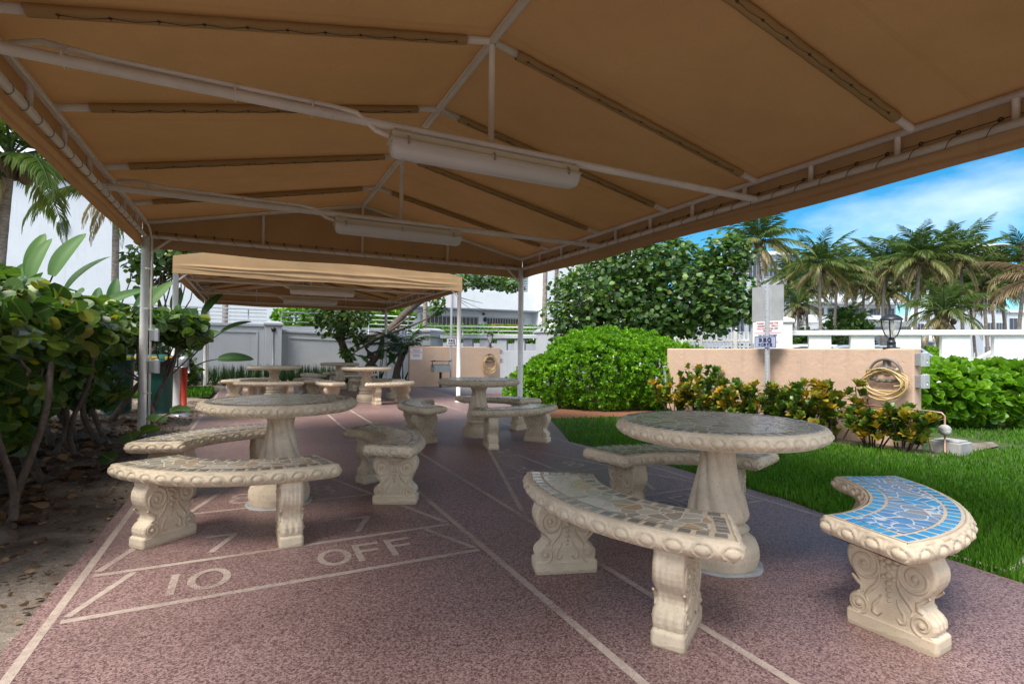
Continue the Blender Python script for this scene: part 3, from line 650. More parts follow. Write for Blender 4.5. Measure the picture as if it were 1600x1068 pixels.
def outline(pts):
    """resample a closed polyline evenly, with outward normals and arc length"""
    pts = np.array(pts); d = np.linalg.norm(np.roll(pts, -1, 0)-pts, axis=1); cs = np.concatenate([[0], np.cumsum(d)]); Lt = cs[-1]
    n = int(Lt/.0058); s = np.arange(n)*Lt/n; q = np.vstack([pts, pts[:1]])
    P = np.stack([np.interp(s, cs, q[:, k]) for k in (0, 1)], 1)
    t = np.roll(P, -1, 0)-np.roll(P, 1, 0); t /= np.linalg.norm(t, axis=1)[:, None]
    return P, np.stack([t[:, 1], -t[:, 0]], 1), s, Lt
def tile_boxes(V, F, U, Rn, Mi, quad, z0, z1, r):
    b = len(V); c = sum(np.array(q) for q in quad)/4
    V += [(q[0], q[1], z0) for q in quad]+[tuple(np.array(q)*.95+c*.05)+(z1,) for q in quad]
    for f in ((4, 5, 6, 7), (0, 1, 5, 4), (1, 2, 6, 5), (2, 3, 7, 6), (3, 0, 4, 7)): F.append(tuple(b+k for k in f)); Mi.append(1)
    U += [(q[0], q[1], 0) for q in quad]*2; Rn += [r]*8
def mosaic_obj(V, F, U, Rn, Mi, mats, parent, off=(0, 0, 0)):
    me = bpy.data.meshes.new('mosaic'); me.from_pydata([tuple(v) for v in V], [], F)
    me.polygons.foreach_set('material_index', np.array(Mi, np.int32))
    a = me.attributes.new('luv', 'FLOAT_VECTOR', 'POINT'); a.data.foreach_set('vector', (np.array(U, np.float32)+np.array(off, np.float32)).ravel())
    a = me.attributes.new('rnd', 'FLOAT', 'POINT'); a.data.foreach_set('value', np.array(Rn, np.float32))
    return link('mosaic', me, mats, parent, False)
TR, TH, TZ = .525, .078, .745
def make_table():
    T = thing('stone_table', 'x', 'table', (0, 0, 0), 0, 'round stone tables with mosaic tops')
    P, n_, s, Lt = outline([(TR*math.cos(a), TR*math.sin(a)) for a in np.linspace(0, 2*PI, 240, endpoint=False)])
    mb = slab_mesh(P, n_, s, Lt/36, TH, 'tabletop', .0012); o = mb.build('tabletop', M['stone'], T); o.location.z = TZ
    V, F, U, Rn, Mi = [], [], [], [], []
    ri = TR-.095; k = 72
    V += [(ri*math.cos(2*PI*i/k), ri*math.sin(2*PI*i/k), .0022) for i in range(k)]; U += [(v[0], v[1], 0) for v in V]; Rn += [.5]*k
    F.append(tuple(range(k))); Mi.append(0)
    nt_ = 52; ra, rb = TR-.083, TR-.035
    for i in range(nt_):
        a0 = 2*PI*(i+.18)/nt_; a1 = 2*PI*(i+.82)/nt_
        tile_boxes(V, F, U, Rn, Mi, [(rb*math.cos(a0), rb*math.sin(a0)), (rb*math.cos(a1), rb*math.sin(a1)), (ra*math.cos(a1), ra*math.sin(a1)), (ra*math.cos(a0), ra*math.sin(a0))], .0002, .0028, random.random())
    mo = mosaic_obj(V, F, U, Rn, Mi, [M['tile'], M['edge']], T); mo.location.z = TZ
    prof = [(.190, -.01), (.200, .02), (.207, .06), (.205, .10), (.192, .133), (.166, .152), (.138, .160), (.135, .168), (.153, .178), (.160, .190), (.151, .202), (.126, .211), (.125, .218)]
    flare = [(.150, .236), (.153, .262), (.143, .31), (.123, .38), (.104, .45), (.091, .52), (.087, .56), (.091, .60), (.109, .63), (.136, .652), (.170, .668)]
    def md(i, a, z):
        if z < .22 or z > .66: return 1+.006*math.sin(a*5+z*30)
        e = min(1, (z-.22)/.05)*min(1, (.66-z)/.08); tw = a+(z-.22)*2.1
        return 1+.05*e-.20*e*(1-abs(math.sin(tw*4.5))**.55)
    pr_ = []
    full = prof+flare
    zs = [p[1] for p in full]; rs = [p[0] for p in full]
    zz = list(np.linspace(-.01, .668, 96)); pr_ = [(float(np.interp(z, zs, rs)), float(z)) for z in zz]
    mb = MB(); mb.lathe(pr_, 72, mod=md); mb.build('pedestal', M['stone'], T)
    mb = MB(); mb.lathe([(.225, .0005), (.222, .006), (.206, .010)], 40, mod=lambda i, a, z: 1+.03*math.sin(a*3)+.02*math.sin(a*7+1)); mb.build('mortar_skirt', M['concrete'], T)
    return T
RI, RO, SP, BTH, BZ = .655, 1.035, R(40), .082, .445
def make_leg(p, ang, parent):
    """scroll-carved slab: broad carved faces look along the seat, narrow fluted edges in and out"""
    H = BZ-BTH+.002
    half = [(0, .178), (.052, .178), (.060, .172), (.064, .158), (.072, .166), (.088, .174), (.108, .172), (.124, .158), (.136, .138), (.150, .124), (.170, .122), (.192, .132), (.215, .151), (.238, .168), (.262, .178), (.286, .181), (.308, .177), (.326, .168), (.338, .160), (.346, .162), (H, .162)]
    zz = np.array([h[0] for h in half]); hw = np.array([h[1] for h in half])
    zi = np.unique(np.concatenate([zz, np.linspace(0, H, 46)])); wi = np.interp(zi, zz, hw)
    # outline going up one side, down the other
    out = [(w, z) for z, w in zip(zi, wi)]+[(-w, z) for z, w in zip(zi[::-1], wi[::-1])]
    ts = np.linspace(-1, 1, 17); TT = .060
    rad = Vector((math.cos(ang), math.sin(ang), 0)); tan = Vector((-math.sin(ang), math.cos(ang), 0))
    def fl(t, z):                                              # fluting of the narrow edges, paw at the foot
        if z < .056: return -.010*max(0, abs(t)-.86)/.14
        e = min(1, (z-.056)/.03)*min(1, (H-z)/.02)
        k = 3.0 if z > .13 else 2.0
        return e*(-.012*(1-abs(math.cos(PI*k*t*.92))**.7))-(.012*max(0, abs(t)-.88)/.12 if e > 0 else 0)
    P = []
    for (w, z) in out:
        sgn = 1 if w > 0 else -1
        P.append([rad*(w*.9+sgn*fl(t, z))+tan*(t*(TT if z > .056 else TT*1.07))+Vector((0, 0, z)) for t in ts])
    mb = MB(); mb.grid([[list(x) for x in row] for row in P], cu=True)
    n, k = len(out), len(ts)
    for j, rev in ((0, True), (k-1, False)):                   # broad faces as strips between the two sides
        for i in range(len(zi)-1):
            q = (i*k+j, (i+1)*k+j, (n-2-i)*k+j, (n-1-i)*k+j); mb.f.append(q if not rev else q[::-1]); mb.mi.append(0); mb.sm.append(False)
    for side in (-1, 1):                                       # carved scrolls in relief on the broad faces
        F = lambda a, z, d=0: rad*a*.9+tan*(side*(TT+d))+Vector((0, 0, z))
        for s in (-1, 1):
            for (ca, cz, r0_, turns, rr) in ((.098, .262, .066, 2.1, .0085), (.122, .096, .040, 1.7, .007)):
                pts = []; rs = []
                for i in range(44):
                    t = i/43; r = r0_*(1-.86*t); a = (PI*.5 if cz > .2 else -PI*.5)+(1 if cz > .2 else -1)*2*PI*turns*t
                    pts.append(F(s*(ca+r*math.cos(a)), cz+r*math.sin(a), -.001)); rs.append(rr*(1-.45*t))
                mb.tube(pts, rs, 6); mb.ball(F(s*ca, cz), .013, .013, .013, 8, 6)
            c = [(.034, .255), (.036, .22), (.050, .19), (.075, .165), (.092, .14), (.084, .115)]
            mb.tube([F(s*a, z, -.001) for a, z in c], [.005, .008, .009, .009, .007, .004], 6)
            c = [(.150, .205), (.128, .185), (.108, .172), (.108, .15), (.126, .138)]
            mb.tube([F(s*a, z, -.001) for a, z in c], [.005, .008, .009, .008, .004], 6)
            c = [(.028, .09), (.045, .075), (.062, .082), (.058, .115), (.040, .135), (.030, .16)]
            mb.tube([F(s*a, z, -.001) for a, z in c], [.004, .007, .008, .008, .006, .004], 6)
            for (a, z, r) in ((.022, .285, .016), (.030, .305, .013), (.02, .235, .012)): mb.ball(F(s*a, z, -.002), r, r, r*.8, 8, 6)
        for (z, r) in ((.30, .014), (.275, .015), (.245, .014), (.215, .013), (.188, .011), (.165, .009), (.145, .007)): mb.ball(F(0, z, -.001), r, r, r*.9, 8, 6)
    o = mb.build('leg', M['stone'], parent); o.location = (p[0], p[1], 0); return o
def make_bench(mats):
    T = thing('curved_stone_bench', 'x', 'bench', (0, 0, 0), 0)
    arc = lambda r, a0, a1, n=90: [(r*math.cos(a), r*math.sin(a)) for a in np.linspace(a0, a1, n)]
    c = .025                                                   # eased corners
    pts = arc(RO, -SP+c/RO, SP-c/RO)+[((RO-.007)*math.cos(SP-.007/RO), (RO-.007)*math.sin(SP-.007/RO))]+[(r*math.cos(SP), r*math.sin(SP)) for r in np.linspace(RO-c, RI+c, 24)] \
        + [((RI+.007)*math.cos(SP-.007/RI), (RI+.007)*math.sin(SP-.007/RI))]+arc(RI, SP-c/RI, -SP+c/RI)+[((RI+.007)*math.cos(-SP+.007/RI), (RI+.007)*math.sin(-SP+.007/RI))]+[(r*math.cos(SP), -r*math.sin(SP)) for r in np.linspace(RI+c, RO-c, 24)]+[((RO-.007)*math.cos(-SP+.007/RO), (RO-.007)*math.sin(-SP+.007/RO))]
    P, n_, s, Lt = outline(pts); rm = (RI+RO)/2; nearest = lambda a: int(np.argmin(np.hypot(P[:, 0]-rm*math.cos(a), P[:, 1]-rm*math.sin(a))))
    mb = slab_mesh(P, n_, s, Lt/30, BTH, 'seat', .0014, (nearest(-SP), nearest(SP)))
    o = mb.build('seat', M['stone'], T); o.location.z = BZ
    V, F, U, Rn, Mi = [], [], [], [], []
    bw = .046; g0 = .036                                        # border tile depth, plain margin
    ra, rb = RI+g0+bw+.012, RO-g0-bw-.012; sa = SP-(g0+bw+.012)/((RI+RO)/2); k = 40
    V += [(rb*math.cos(a), rb*math.sin(a), .0022) for a in np.linspace(-sa, sa, k)]+[(ra*math.cos(a), ra*math.sin(a), .0022) for a in np.linspace(sa, -sa, k)]
    U += [(v[0], v[1], 0) for v in V]; Rn += [.5]*(2*k); 
    for i in range(k-1): F.append((i, i+1, 2*k-2-i, 2*k-1-i)); Mi.append(0)
    pol = lambda r, a: (r*math.cos(a), r*math.sin(a))
    for (r1, r2, nt_) in ((RO-g0-bw, RO-g0, 20), (RI+g0, RI+g0+bw, 13)):
        e = SP-g0/r2
        for i in range(nt_):
            a0 = -e+2*e*(i+.10)/nt_; a1 = -e+2*e*(i+.80)/nt_
            tile_boxes(V, F, U, Rn, Mi, [pol(r2, a0), pol(r2, a1), pol(r1, a1), pol(r1, a0)], .0002, .0028, random.random())
    for sg in (-1, 1):
        for i in range(5):
            r1 = RI+g0+bw+.012+(RO-RI-2*(g0+bw+.012))*(i+.08)/5; r2 = r1+(RO-RI-2*(g0+bw))/5*.72
            a0, a1 = SP-g0/r1, SP-(g0+bw)/r1; q = [pol(r2, sg*(SP-(g0+bw)/r2)), pol(r2, sg*(SP-g0/r2)), pol(r1, sg*a0), pol(r1, sg*a1)]
            tile_boxes(V, F, U, Rn, Mi, q if sg > 0 else q[::-1], .0002, .0028, random.random())
    mo = mosaic_obj(V, F, U, Rn, Mi, mats, T, (random.random()*5, random.random()*5, 0)); mo.location.z = BZ
    for sg in (-1, 1):
        a = sg*R(25); make_leg((.845*math.cos(a), .845*math.sin(a)), a, T)
    return T
tab0 = make_table(); ben0 = make_bench([M['tile'], M['edge']]); ben1 = make_bench([M['skytinttile'], M['skytintedge']])
used = {'t': False, 'b': False}
def table(x, y, rz, label):
    o = copy_tree(tab0) if used['t'] else tab0; used['t'] = True
    o.location = (x, y, 0); o.rotation_euler.z = rz; o['label'] = label
def bench(x, y, deg, label, group, blue=False):
    if blue: o = ben1  # the bench with the sky reflection painted into its tiles
    else:
        o = copy_tree(ben0) if used['b'] else ben0; used['b'] = True
    o.location = (x, y, 0); o.rotation_euler.z = R(deg); o['label'] = label; o['group'] = group
g1 = 'curved benches round the right front table'; g2 = 'curved benches round the left front table'; g3 = 'curved benches round the middle table'; g4 = 'curved benches under the far canopy'
X, Y = 2.262, 2.04
table(X, Y, .3, 'largest looking round stone table, beside the lawn, between the sky tinted bench and the brown benches')
bench(X, Y, 187, 'brown mosaic bench in front of the right table, its scrolled leg nearest the camera', g1)
bench(X, Y, 60, 'curved stone bench behind the right table, along the edge of the lawn', g1)
bench(X, Y, -61, 'curved stone bench with reflected sky blue painted into its mosaic seat at the edge of the lawn', g1, True)
X, Y = .205, 4.19
table(X, Y, 1.1, 'round stone table left of centre, standing on the shuffleboard numbers')
bench(X, Y, 246, 'curved stone bench in front of the left table, above the painted seven', g2)
bench(X, Y, 0, 'curved stone bench right of the left table, seen end on with a scrolled leg', g2)
bench(X, Y, 123, 'curved stone bench behind the left table, next to the white post and shrubs', g2)
X, Y = 2.69, 6.36
table(X, Y, .7, 'round stone table between the front tables and the far canopy, before two white posts')
bench(X, Y, -78, 'curved stone bench in front of the middle table, nearest the big green bush', g3)
bench(X, Y, 172, 'curved stone bench left of the middle table, seen end on', g3)
bench(X, Y, 47, 'curved stone bench behind the middle table, by the foot of the white post', g3)
table(2.27, 11.66, .2, 'round stone table under the far canopy, nearest to the peach barbecue wall')
bench(2.27, 11.66, -62, 'curved stone bench under the far canopy before its right table, nearest the peach wall', g4)
bench(2.27, 11.66, 180, 'small looking curved stone bench left of the right table under the far canopy', g4)
bench(2.27, 11.66, 60, 'curved stone bench behind the right table under the far canopy', g4)
table(.46, 12.6, .9, 'round stone table at the left under the far canopy, before the strap leaf plants')
bench(.46, 12.6, 262, 'leftmost curved stone bench under the far canopy, in front of its left table', g4)
bench(.46, 12.6, 10, 'curved stone bench right of the left table under the far canopy', g4)
bench(.46, 12.6, 130, 'curved stone bench behind the left table under the far canopy', g4)
table(2.27, 15.5, .5, 'farthest round stone table under the far canopy, before the leaning tree')
bench(2.27, 15.5, 70, 'farthest curved stone bench under the far canopy, behind the farthest table', g4)
bench(2.27, 15.5, 190, 'curved stone bench left of the farthest table under the far canopy', g4)
bench(2.27, 15.5, -50, 'curved stone bench in front of the farthest table under the far canopy', g4)
# ------------------------------------------------------------------ barbecue walls and what is fixed to them
def text_part(name, txt, size, origin, u, v, mat, parent, bold=.0, align='CENTER', wscale=1.0, slab=0):
    """lettering as thin real mesh: baseline centre at origin, reading along u, upright along v"""
    cu = bpy.data.curves.new(name, 'FONT'); cu.body = txt; cu.size = size; cu.align_x = align; cu.offset = bold*size; cu.extrude = .0015; cu.resolution_u = 3
    tmp = bpy.data.objects.new(name+'_tmp', cu); COL.objects.link(tmp)
    bpy.context.view_layer.update(); dg = bpy.context.evaluated_depsgraph_get(); me = bpy.data.meshes.new_from_object(tmp.evaluated_get(dg))
    bpy.data.objects.remove(tmp)
    u, v = Vector(u), Vector(v); w = u.cross(v); o_ = Vector(origin)
    co = np.zeros(len(me.vertices)*3, np.float32); me.vertices.foreach_get('co', co); co = co.reshape(-1, 3)
    new = np.array(o_)+np.outer(co[:, 0]*wscale, np.array(u))+np.outer(co[:, 1], np.array(v))+np.outer(co[:, 2], np.array(w))
    me.vertices.foreach_set('co', new.astype(np.float32).ravel()); me.update(); me.materials.clear()
    return link(name, me, mat, parent, False, True)
def serif_word(word, h, w, gap, o, u, v, st, mat, parent, name):
    """wide slab-serif capitals built from bars"""
    o, u, v = Vector(o), Vector(u), Vector(v); n = u.cross(v); mb = MB(); total = len(word)*w+(len(word)-1)*gap; x = -total/2; lay = [0]
    def bar(a0, b0, a1, b1, t):
        a, c = Vector((a0, b0)), Vector((a1, b1)); d = (c-a).normalized(); q = Vector((-d.y, d.x))*t/2; lay[0] += .00012
        mb.prism([(a-q)[:], (c-q)[:], (c+q)[:], (a+q)[:]], o, u, v, n*(.001+lay[0]))
    def bow(cx_, cy_, rx, ry, a0, a1, t, m_=12):
        pts = [(cx_+rx*math.cos(a0+(a1-a0)*i/m_), cy_+ry*math.sin(a0+(a1-a0)*i/m_)) for i in range(m_+1)]
        for p, q in zip(pts, pts[1:]): bar(*p, *q, t)
    s2 = st*.55
    for ch in word:
        l, r = x+st*.9, x+w-st*.9
        if ch == 'B': bar(l, 0, l, h, st); bow(l+.1*w, h*.75, w*.42, h*.25-s2/2, -PI/2, PI/2, s2*1.3); bow(l+.1*w, h*.27, w*.5, h*.27-s2/2, -PI/2, PI/2, s2*1.4); bar(l-st, h-s2/2, l+.15*w, h-s2/2, s2); bar(l-st, s2/2, l+.15*w, s2/2, s2); bar(l, h*.52, l+.3*w, h*.52, s2)
        elif ch in 'QO':
            bow(x+w/2, h/2, w*.42, h*.46, 0, 2*PI, s2*1.5, 20)
            if ch == 'Q': bar(x+w*.5, h*.2, x+w*.92, -h*.14, st*.8)
        elif ch == 'N': bar(l, 0, l, h, s2); bar(r, 0, r, h, s2); bar(l, h-s2/2, r, s2/2, st); bar(l-st*.7, h-s2/2, l+st*.5, h-s2/2, s2*.8); bar(l-st*.7, s2/2, l+st*.7, s2/2, s2*.8); bar(r-st*.7, h-s2/2, r+st*.7, h-s2/2, s2*.8)
        elif ch == 'R': bar(l, 0, l, h, st); bow(l+.1*w, h*.73, w*.42, h*.26-s2/2, -PI/2, PI/2, s2*1.3); bar(l+.2*w, h*.47, r+st*.3, s2, st*.8); bar(l-st*.8, s2/2, l+st*.8, s2/2, s2); bar(l-st*.8, h-s2/2, l+.15*w, h-s2/2, s2)
        elif ch == 'T': bar(x+w/2, 0, x+w/2, h, st); bar(x, h-s2/2, x+w, h-s2/2, s2); bar(x+w/2-st, s2/2, x+w/2+st, s2/2, s2*.8)
        elif ch == 'H':
            for xx in (l, r): bar(xx, 0, xx, h, st*.85); bar(xx-st*.8, s2/2, xx+st*.8, s2/2, s2*.8); bar(xx-st*.8, h-s2/2, xx+st*.8, h-s2/2, s2*.8)
            bar(l, h*.5, r, h*.5, s2)
        elif ch == 'S': bow(x+w/2, h*.73, w*.33, h*.23, PI*.1, PI*1.5, s2*1.4); bow(x+w/2, h*.27, w*.36, h*.24, -PI*.9, PI*.5, s2*1.4)
        elif ch == 'U': bar(l, h*.3, l, h, st*.85); bar(r, h*.3, r, h, s2); bow(x+w/2, h*.3, r-(x+w/2), h*.28, PI, 2*PI, s2*1.3)
        x += w+gap
    return mb.build(name, mat, parent, world=True)
def rough_wall(label, x0, x1, y0, y1, h):
    T = thing('stucco_wall', label, 'wall', ((x0+x1)/2, (y0+y1)/2, 0), 0, 'peach barbecue walls')
    mb = MB(); mb.box(x0, x1, y0, y1, -.05, h); mb.build('wall_body', M['stucco'], T, world=True, bevel=.02, seg=3)
    return T
W1 = 7.1
rough_wall('low peach stucco wall behind the croton bushes, by the lawn', W1, W1+.17, 3.46, 7.62, 1.195)
W2 = 16.0
rough_wall('low peach stucco wall far back between the canopies and the big bush', 4.42, 7.55, W2, W2+.17, 1.25)
# white plate on the left end of the near wall
mb = MB(); mb.box(W1-.02, W1+.19, 7.624, 7.67, .42, .86); mb.box(W1-.03, W1+.20, 7.672, 7.682, .41, .87); tag(mb.build('plastic_panel', M['white'], bevel=.006), 'narrow white panel on the left end of the peach wall beside the big bush', 'panel')
def hose_set(x, y, z, ax, label, mess=0):
    """hanger ring on the wall with hose looped over it. ax: 'X' wall faces -X (ring in YZ), 'Y' wall faces -Y"""
    U = Vector((0, -1, 0)) if ax == 'X' else Vector((1, 0, 0)); nrm = Vector((-1, 0, 0)) if ax == 'X' else Vector((0, -1, 0)); Z = Vector((0, 0, 1)); O = Vector((x, y, z))
    T = thing('hose_hanger', 'grey bracket with a '+label, 'hose hanger', O)
    P = lambda a, c, d=.05: O+U*a+Z*c+nrm*d
    mb = MB(); r = .185
    mb.tube([P(r*math.cos(a), r*math.sin(a)) for a in np.linspace(-.35, PI+.35, 26)], [.017]*26, 8)
    mb.tube([P(-r*.94, -.068), P(-.06, -.085), P(.06, -.085), P(r*.94, -.068)], .017, 8)
    mb.tube([P(-.125, .0, .02), P(-.09, .06, .02), P(0, .085, .02), P(.09, .06, .02), P(.125, 0, .02)], .02, 8)
    mb.tube([P(0, .085, .02), P(0, .185)], [.022, .016], 8); mb.tube([P(-.15, -.05), P(-.09, .05, .02)], .012, 6); mb.tube([P(.15, -.05), P(.09, .05, .02)], .012, 6)
    for a in (-.08, 0, .08): mb.ball(P(a, .02, .012), .012)
    mb.build('hanger_ring', M['reel'], T, world=True)
    mb = MB(); mb.prism([(-.035, .0), (.035, .0), (.045, .19), (-.045, .19)], O, U, Z, nrm*.022); mb.build('back_plate', M['reel'], T, world=True)
    mb = MB(); mb.tube([P(-.02, -.085, .06), P(.02, -.085, .06)], .022, 8); mb.tube([P(-.09, -.083, .06), P(-.06, -.087, .06)], .022, 8); mb.tube([P(.06, -.087, .06), P(.09, -.083, .06)], .022, 8); mb.build('clamp', M['reel'], T, world=True)
    H = tag(bpy.data.objects.new('garden_hose', None), 'tan garden '+label, 'hose'); COL.objects.link(H); H.location = O
    mb = MB(); rs = random.Random(5+mess)
    pts = []
    nl = 6
    for k in range(nl):
        dr = .012*k+rs.uniform(-.01, .01); dz = -.018*k-rs.uniform(0, .02)-mess*.02*k; dep = .075+.02*(k % 3)
        for i in range(20):
            a = PI*.75+2*PI*i/20; rx, rz = .195+dr, .165+dr*.6
            c, s_ = math.cos(a), math.sin(a)
            low = 1.25+mess*.35 if s_ < 0 else .42
            pts.append(P(rx*c*(1 if s_ < .2 else .93)+.01*math.sin(k*2), -.10+.012*math.sin(a*3+k*1.9)+(.112+.010*k+mess*.05)*s_*(1.0+.25*(s_ < 0)*mess)+(dz*.5 if s_ < 0 else 0), dep+.012*math.sin(a*2+k)))
    pts.append(P(-.20, .05, .08)); pts += [P(-.225, -.05, .07), P(-.232, -.2, .05), P(-.225, -.4, .045), P(-.21, -.56, .05), P(-.2, -z+.02, .09), P(.1, -z+.012, .16), P(.3, -z+.012, .14)]
    mb.tube(pts, .0105, 7)
    mb.tube([P(.19, .02, .07), P(.25, -.02, .08), P(.275, -.10, .08), P(.22, -.13, .09), P(.12, -.14, .09)], .0105, 7); mb.ball(P(.14, .06, .07), .02)
    mb.build('hose', M['hose'], H, world=True)
hose_set(W1, 3.75, .875, 'X', 'hose coiled neatly at the right end of the near peach wall')
hose_set(7.12, W2, .84, 'Y', 'hose in untidy loops on the far peach wall', 1)
def lantern(x, y, z, label, s=1.0, group='black lanterns on walls'):
    T = thing('post_lantern', label, 'lantern', (x, y, z), .3, group)
    q = lambda pr_: [(a*s, c*s) for a, c in pr_]
    mb = MB(); mb.box(-.085*s, .085*s, -.085*s, .085*s, 0, .018*s); mb.lathe(q([(.052, .018), (.050, .07), (.056, .078), (.045, .095), (.038, .105), (.032, .13), (.045, .14), (.03, .15)]), 14); mb.build('base', M['black'], T)
    # roof
    mb = MB(); mb.lathe(q([(.128, .385), (.135, .39), (.132, .40), (.105, .43), (.07, .452), (.03, .466), (.018, .475), (.022, .487), (.012, .50), (.001, .505)]), 20); mb.build('roof', M['black'], T)
    gp = q([(.036, .150), (.066, .19), (.088, .25), (.100, .31), (.106, .384)])
    mb = MB(); mb.lathe(gp, 20, caps=False); mb.build('glass', M['lampglass'], T)
    for i in range(4):
        a = PI/2*i; mb = MB(); mb.tube([((r+.006*s)*math.cos(a), (r+.006*s)*math.sin(a), z_) for r, z_ in gp], .008*s, 6); mb.build('rib', M['black'], T)
    mb = MB(); mb.lathe(q([(.014, .155), (.014, .22), (.02, .23), (.034, .26), (.036, .29), (.026, .32), (.012, .335)]), 12); mb.build('bulb', M['bulb'], T)
    return T
lg, t_, b_, o_ = new_mat('ripple_lamp_glass'); b_.inputs['Base Color'].default_value = (.85, .88, .9, 1); b_.inputs['Roughness'].default_value = .08; b_.inputs['Alpha'].default_value = .34
nn = noise(t_, 30, 3, .6); bump(t_, nn.outputs['Fac'], b_, .8, .01); M['lampglass'] = lg
M['bulb'] = plain('lamp_bulb', (.75, .70, .5), .2)
lantern(W1+.085, 3.75, 1.195, 'large black lantern on the right end of the near peach wall, above the hose', .92)
lantern(7.2, W2+.085, 1.25, 'black lantern on the far peach wall, above the untidy hose', 1.0)
def outlet(name, label, c, axd, group, s=1):
    """weatherproof box: axd = direction the lid faces"""
    c, d = Vector(c), Vector(axd); T = thing(name, label, 'electrical box', c, 0, group)
    u = d.cross(Vector((0, 0, 1))).normalized(); Z = Vector((0, 0, 1))
    mb = MB(); mb.obox(c+d*.02*s, u*.04*s, Z*.06*s, d*.022*s); mb.build('box', M['zinc'], T, world=True, bevel=.004)
    mb = MB(); mb.obox(c+d*.062*s, u*.045*s, Z*.065*s, d*.018*s); mb.tube([c+d*.06*s+Z*.065*s-u*.02*s, c+d*.06*s+Z*.065*s+u*.02*s], .009*s, 6); mb.tube([c+d*.081*s, c+d*.081*s-Z*.03*s], .006*s, 5); mb.build('lid', M['galv'], T, world=True, bevel=.006)
outlet('outlet_box', 'upper grey electrical box on the right end of the near peach wall', (W1+.07, 3.455, 1.06), (0, -1, 0), 'grey electrical boxes', 1.25)
outlet('outlet_box', 'lower grey electrical box on the right end of the near peach wall', (W1+.07, 3.455, .80), (0, -1, 0), 'grey electrical boxes', 1.25)
outlet('outlet_box', 'upper grey electrical box on the left white canopy post', (CX0+.07, YF-.03, 1.27), (1, 0, 0), 'grey electrical boxes', 1.15)
outlet('outlet_box', 'lower grey electrical box on the left white canopy post', (CX0+.07, YF-.03, .88), (1, 0, 0), 'grey electrical boxes', 1.3)
outlet('outlet_box', 'upper grey electrical box on the end of the far peach wall', (7.555, W2+.05, 1.1), (1, 0, 0), 'grey electrical boxes', 1.2)
outlet('outlet_box', 'lower grey electrical box on the end of the far peach wall', (7.555, W2+.05, .8), (1, 0, 0), 'grey electrical boxes', 1.2)
# pipe run with taps
T = thing('water_pipe', 'thin copper pipe with taps along the foot of the near peach wall', 'pipe', (W1-.05, 3.8, .47))
mb = MB(); mb.tube([(W1-.05, 4.75, .475), (W1-.05, 3.3, .468), (W1-.05, 3.16, .46), (W1-.05, 3.13, .43), (W1-.05, 3.13, .02)], .0105, 7); mb.build('pipe', M['copper'], T, world=True)
for y in (4.32, 4.02, 3.96):
    mb = MB(); mb.tube([(W1-.05, y, .38), (W1-.05, y, .55)], .010, 6); mb.ball((W1-.05, y, .46), .02); mb.tube([(W1-.05, y-.03, .555), (W1-.05, y+.03, .555)], .008, 5); mb.build('tap', M['copper'], T, world=True)
mb = MB(); mb.tube([(W1-.05, 3.33, .30), (W1-.08, 3.24, .02)], .011, 6); mb.build('drain_tube', M['hose'], T, world=True)
mb = MB(); mb.ball((W1-.05, 3.13, .27), .064, .064, .062, 14, 9); mb.ball((W1-.07, 3.11, .25), .04, .05, .04, 10, 7); mb.build('valve_bonnet', M['concrete'], T, world=True)
mb = MB(); mb.box(7.08, 7.36, 3.0, 3.3, -.01, .13); mb.box(7.11, 7.33, 3.03, 3.27, .13, .15); tag(mb.build('concrete_block', M['concrete'], bevel=.008), 'grey concrete block on the ground at the end of the near peach wall', 'block')
# sign posts
def sign_post(label, x, y, h, face, plate, small, group):
    """perforated channel post; face = direction towards the viewer side"""
    f = Vector(face); u = Vector((-f.y, f.x, 0)); Z = Vector((0, 0, 1)); T = thing('sign_post', label, 'sign post', (x, y, 0), 0, group); O = Vector((x, y, 0))
    mb = MB(); w = .031; mb.prism([(-w, -.02), (-w, .012), (-.017, .012), (-.012, .03), (.012, .03), (.017, .012), (w, .012), (w, -.02), (w-.004, -.02), (w-.004, .007), (.013, .007), (.009, .025), (-.009, .025), (-.013, .007), (-w+.004, .007), (-w+.004, -.02)], O, u, f, Z*h); mb.build('post', M['galv'], T, world=True)
    mb = MB()
    for i in range(int(h/.0508)): mb.lathe([(.0055, 0), (.0055, .001)], 8, (0, 0, 0)); 
    n = len(mb.v); co = np.array(mb.v).reshape(-1, 16, 3)
    vv = []
    for i, blk in enumerate(co):
        for p in blk: vv.append(tuple(O+u*p[0]+Z*(p[1]+.03+i*.0508)+f*(.0302+p[2])))
    mb.v = vv; mb.build('punched_holes', M['black'], T, world=True)
    return T, O, u, f
u_ = Vector((0, -1, 0))
T, O, u, f = sign_post('tall grey perforated post in the crotons carrying the barbecue north sign', 6.93, 5.32, 2.15, (-1, 0, 0), 0, 0, 'perforated sign posts')
S = tag(bpy.data.objects.new('metal_sign', None), 'blank aluminium back of a sign at the top of the near perforated post', 'sign'); COL.objects.link(S); S.location = (6.96, 5.32, 1.85)
mb = MB(); mb.box(6.951, 6.955, 5.065, 5.60, 1.605, 2.135); mb.build('plate', M['plate'], S, world=True)
for z in (1.68, 2.06):
    mb = MB(); mb.ball((6.898, 5.32, z), .009); mb.build('bolt', M['zinc'], S, world=True)
S = tag(bpy.data.objects.new('notice_sign', None), 'white notice with red and navy lettering just below the aluminium plate', 'sign'); COL.objects.link(S); S.location = (6.96, 5.32, 1.45)
mb = MB(); mb.box(6.951, 6.955, 5.075, 5.59, 1.27, 1.598); mb.build('panel', M['sign'], S, world=True)
uu, zz_ = (0, -1, 0), (0, 0, 1)
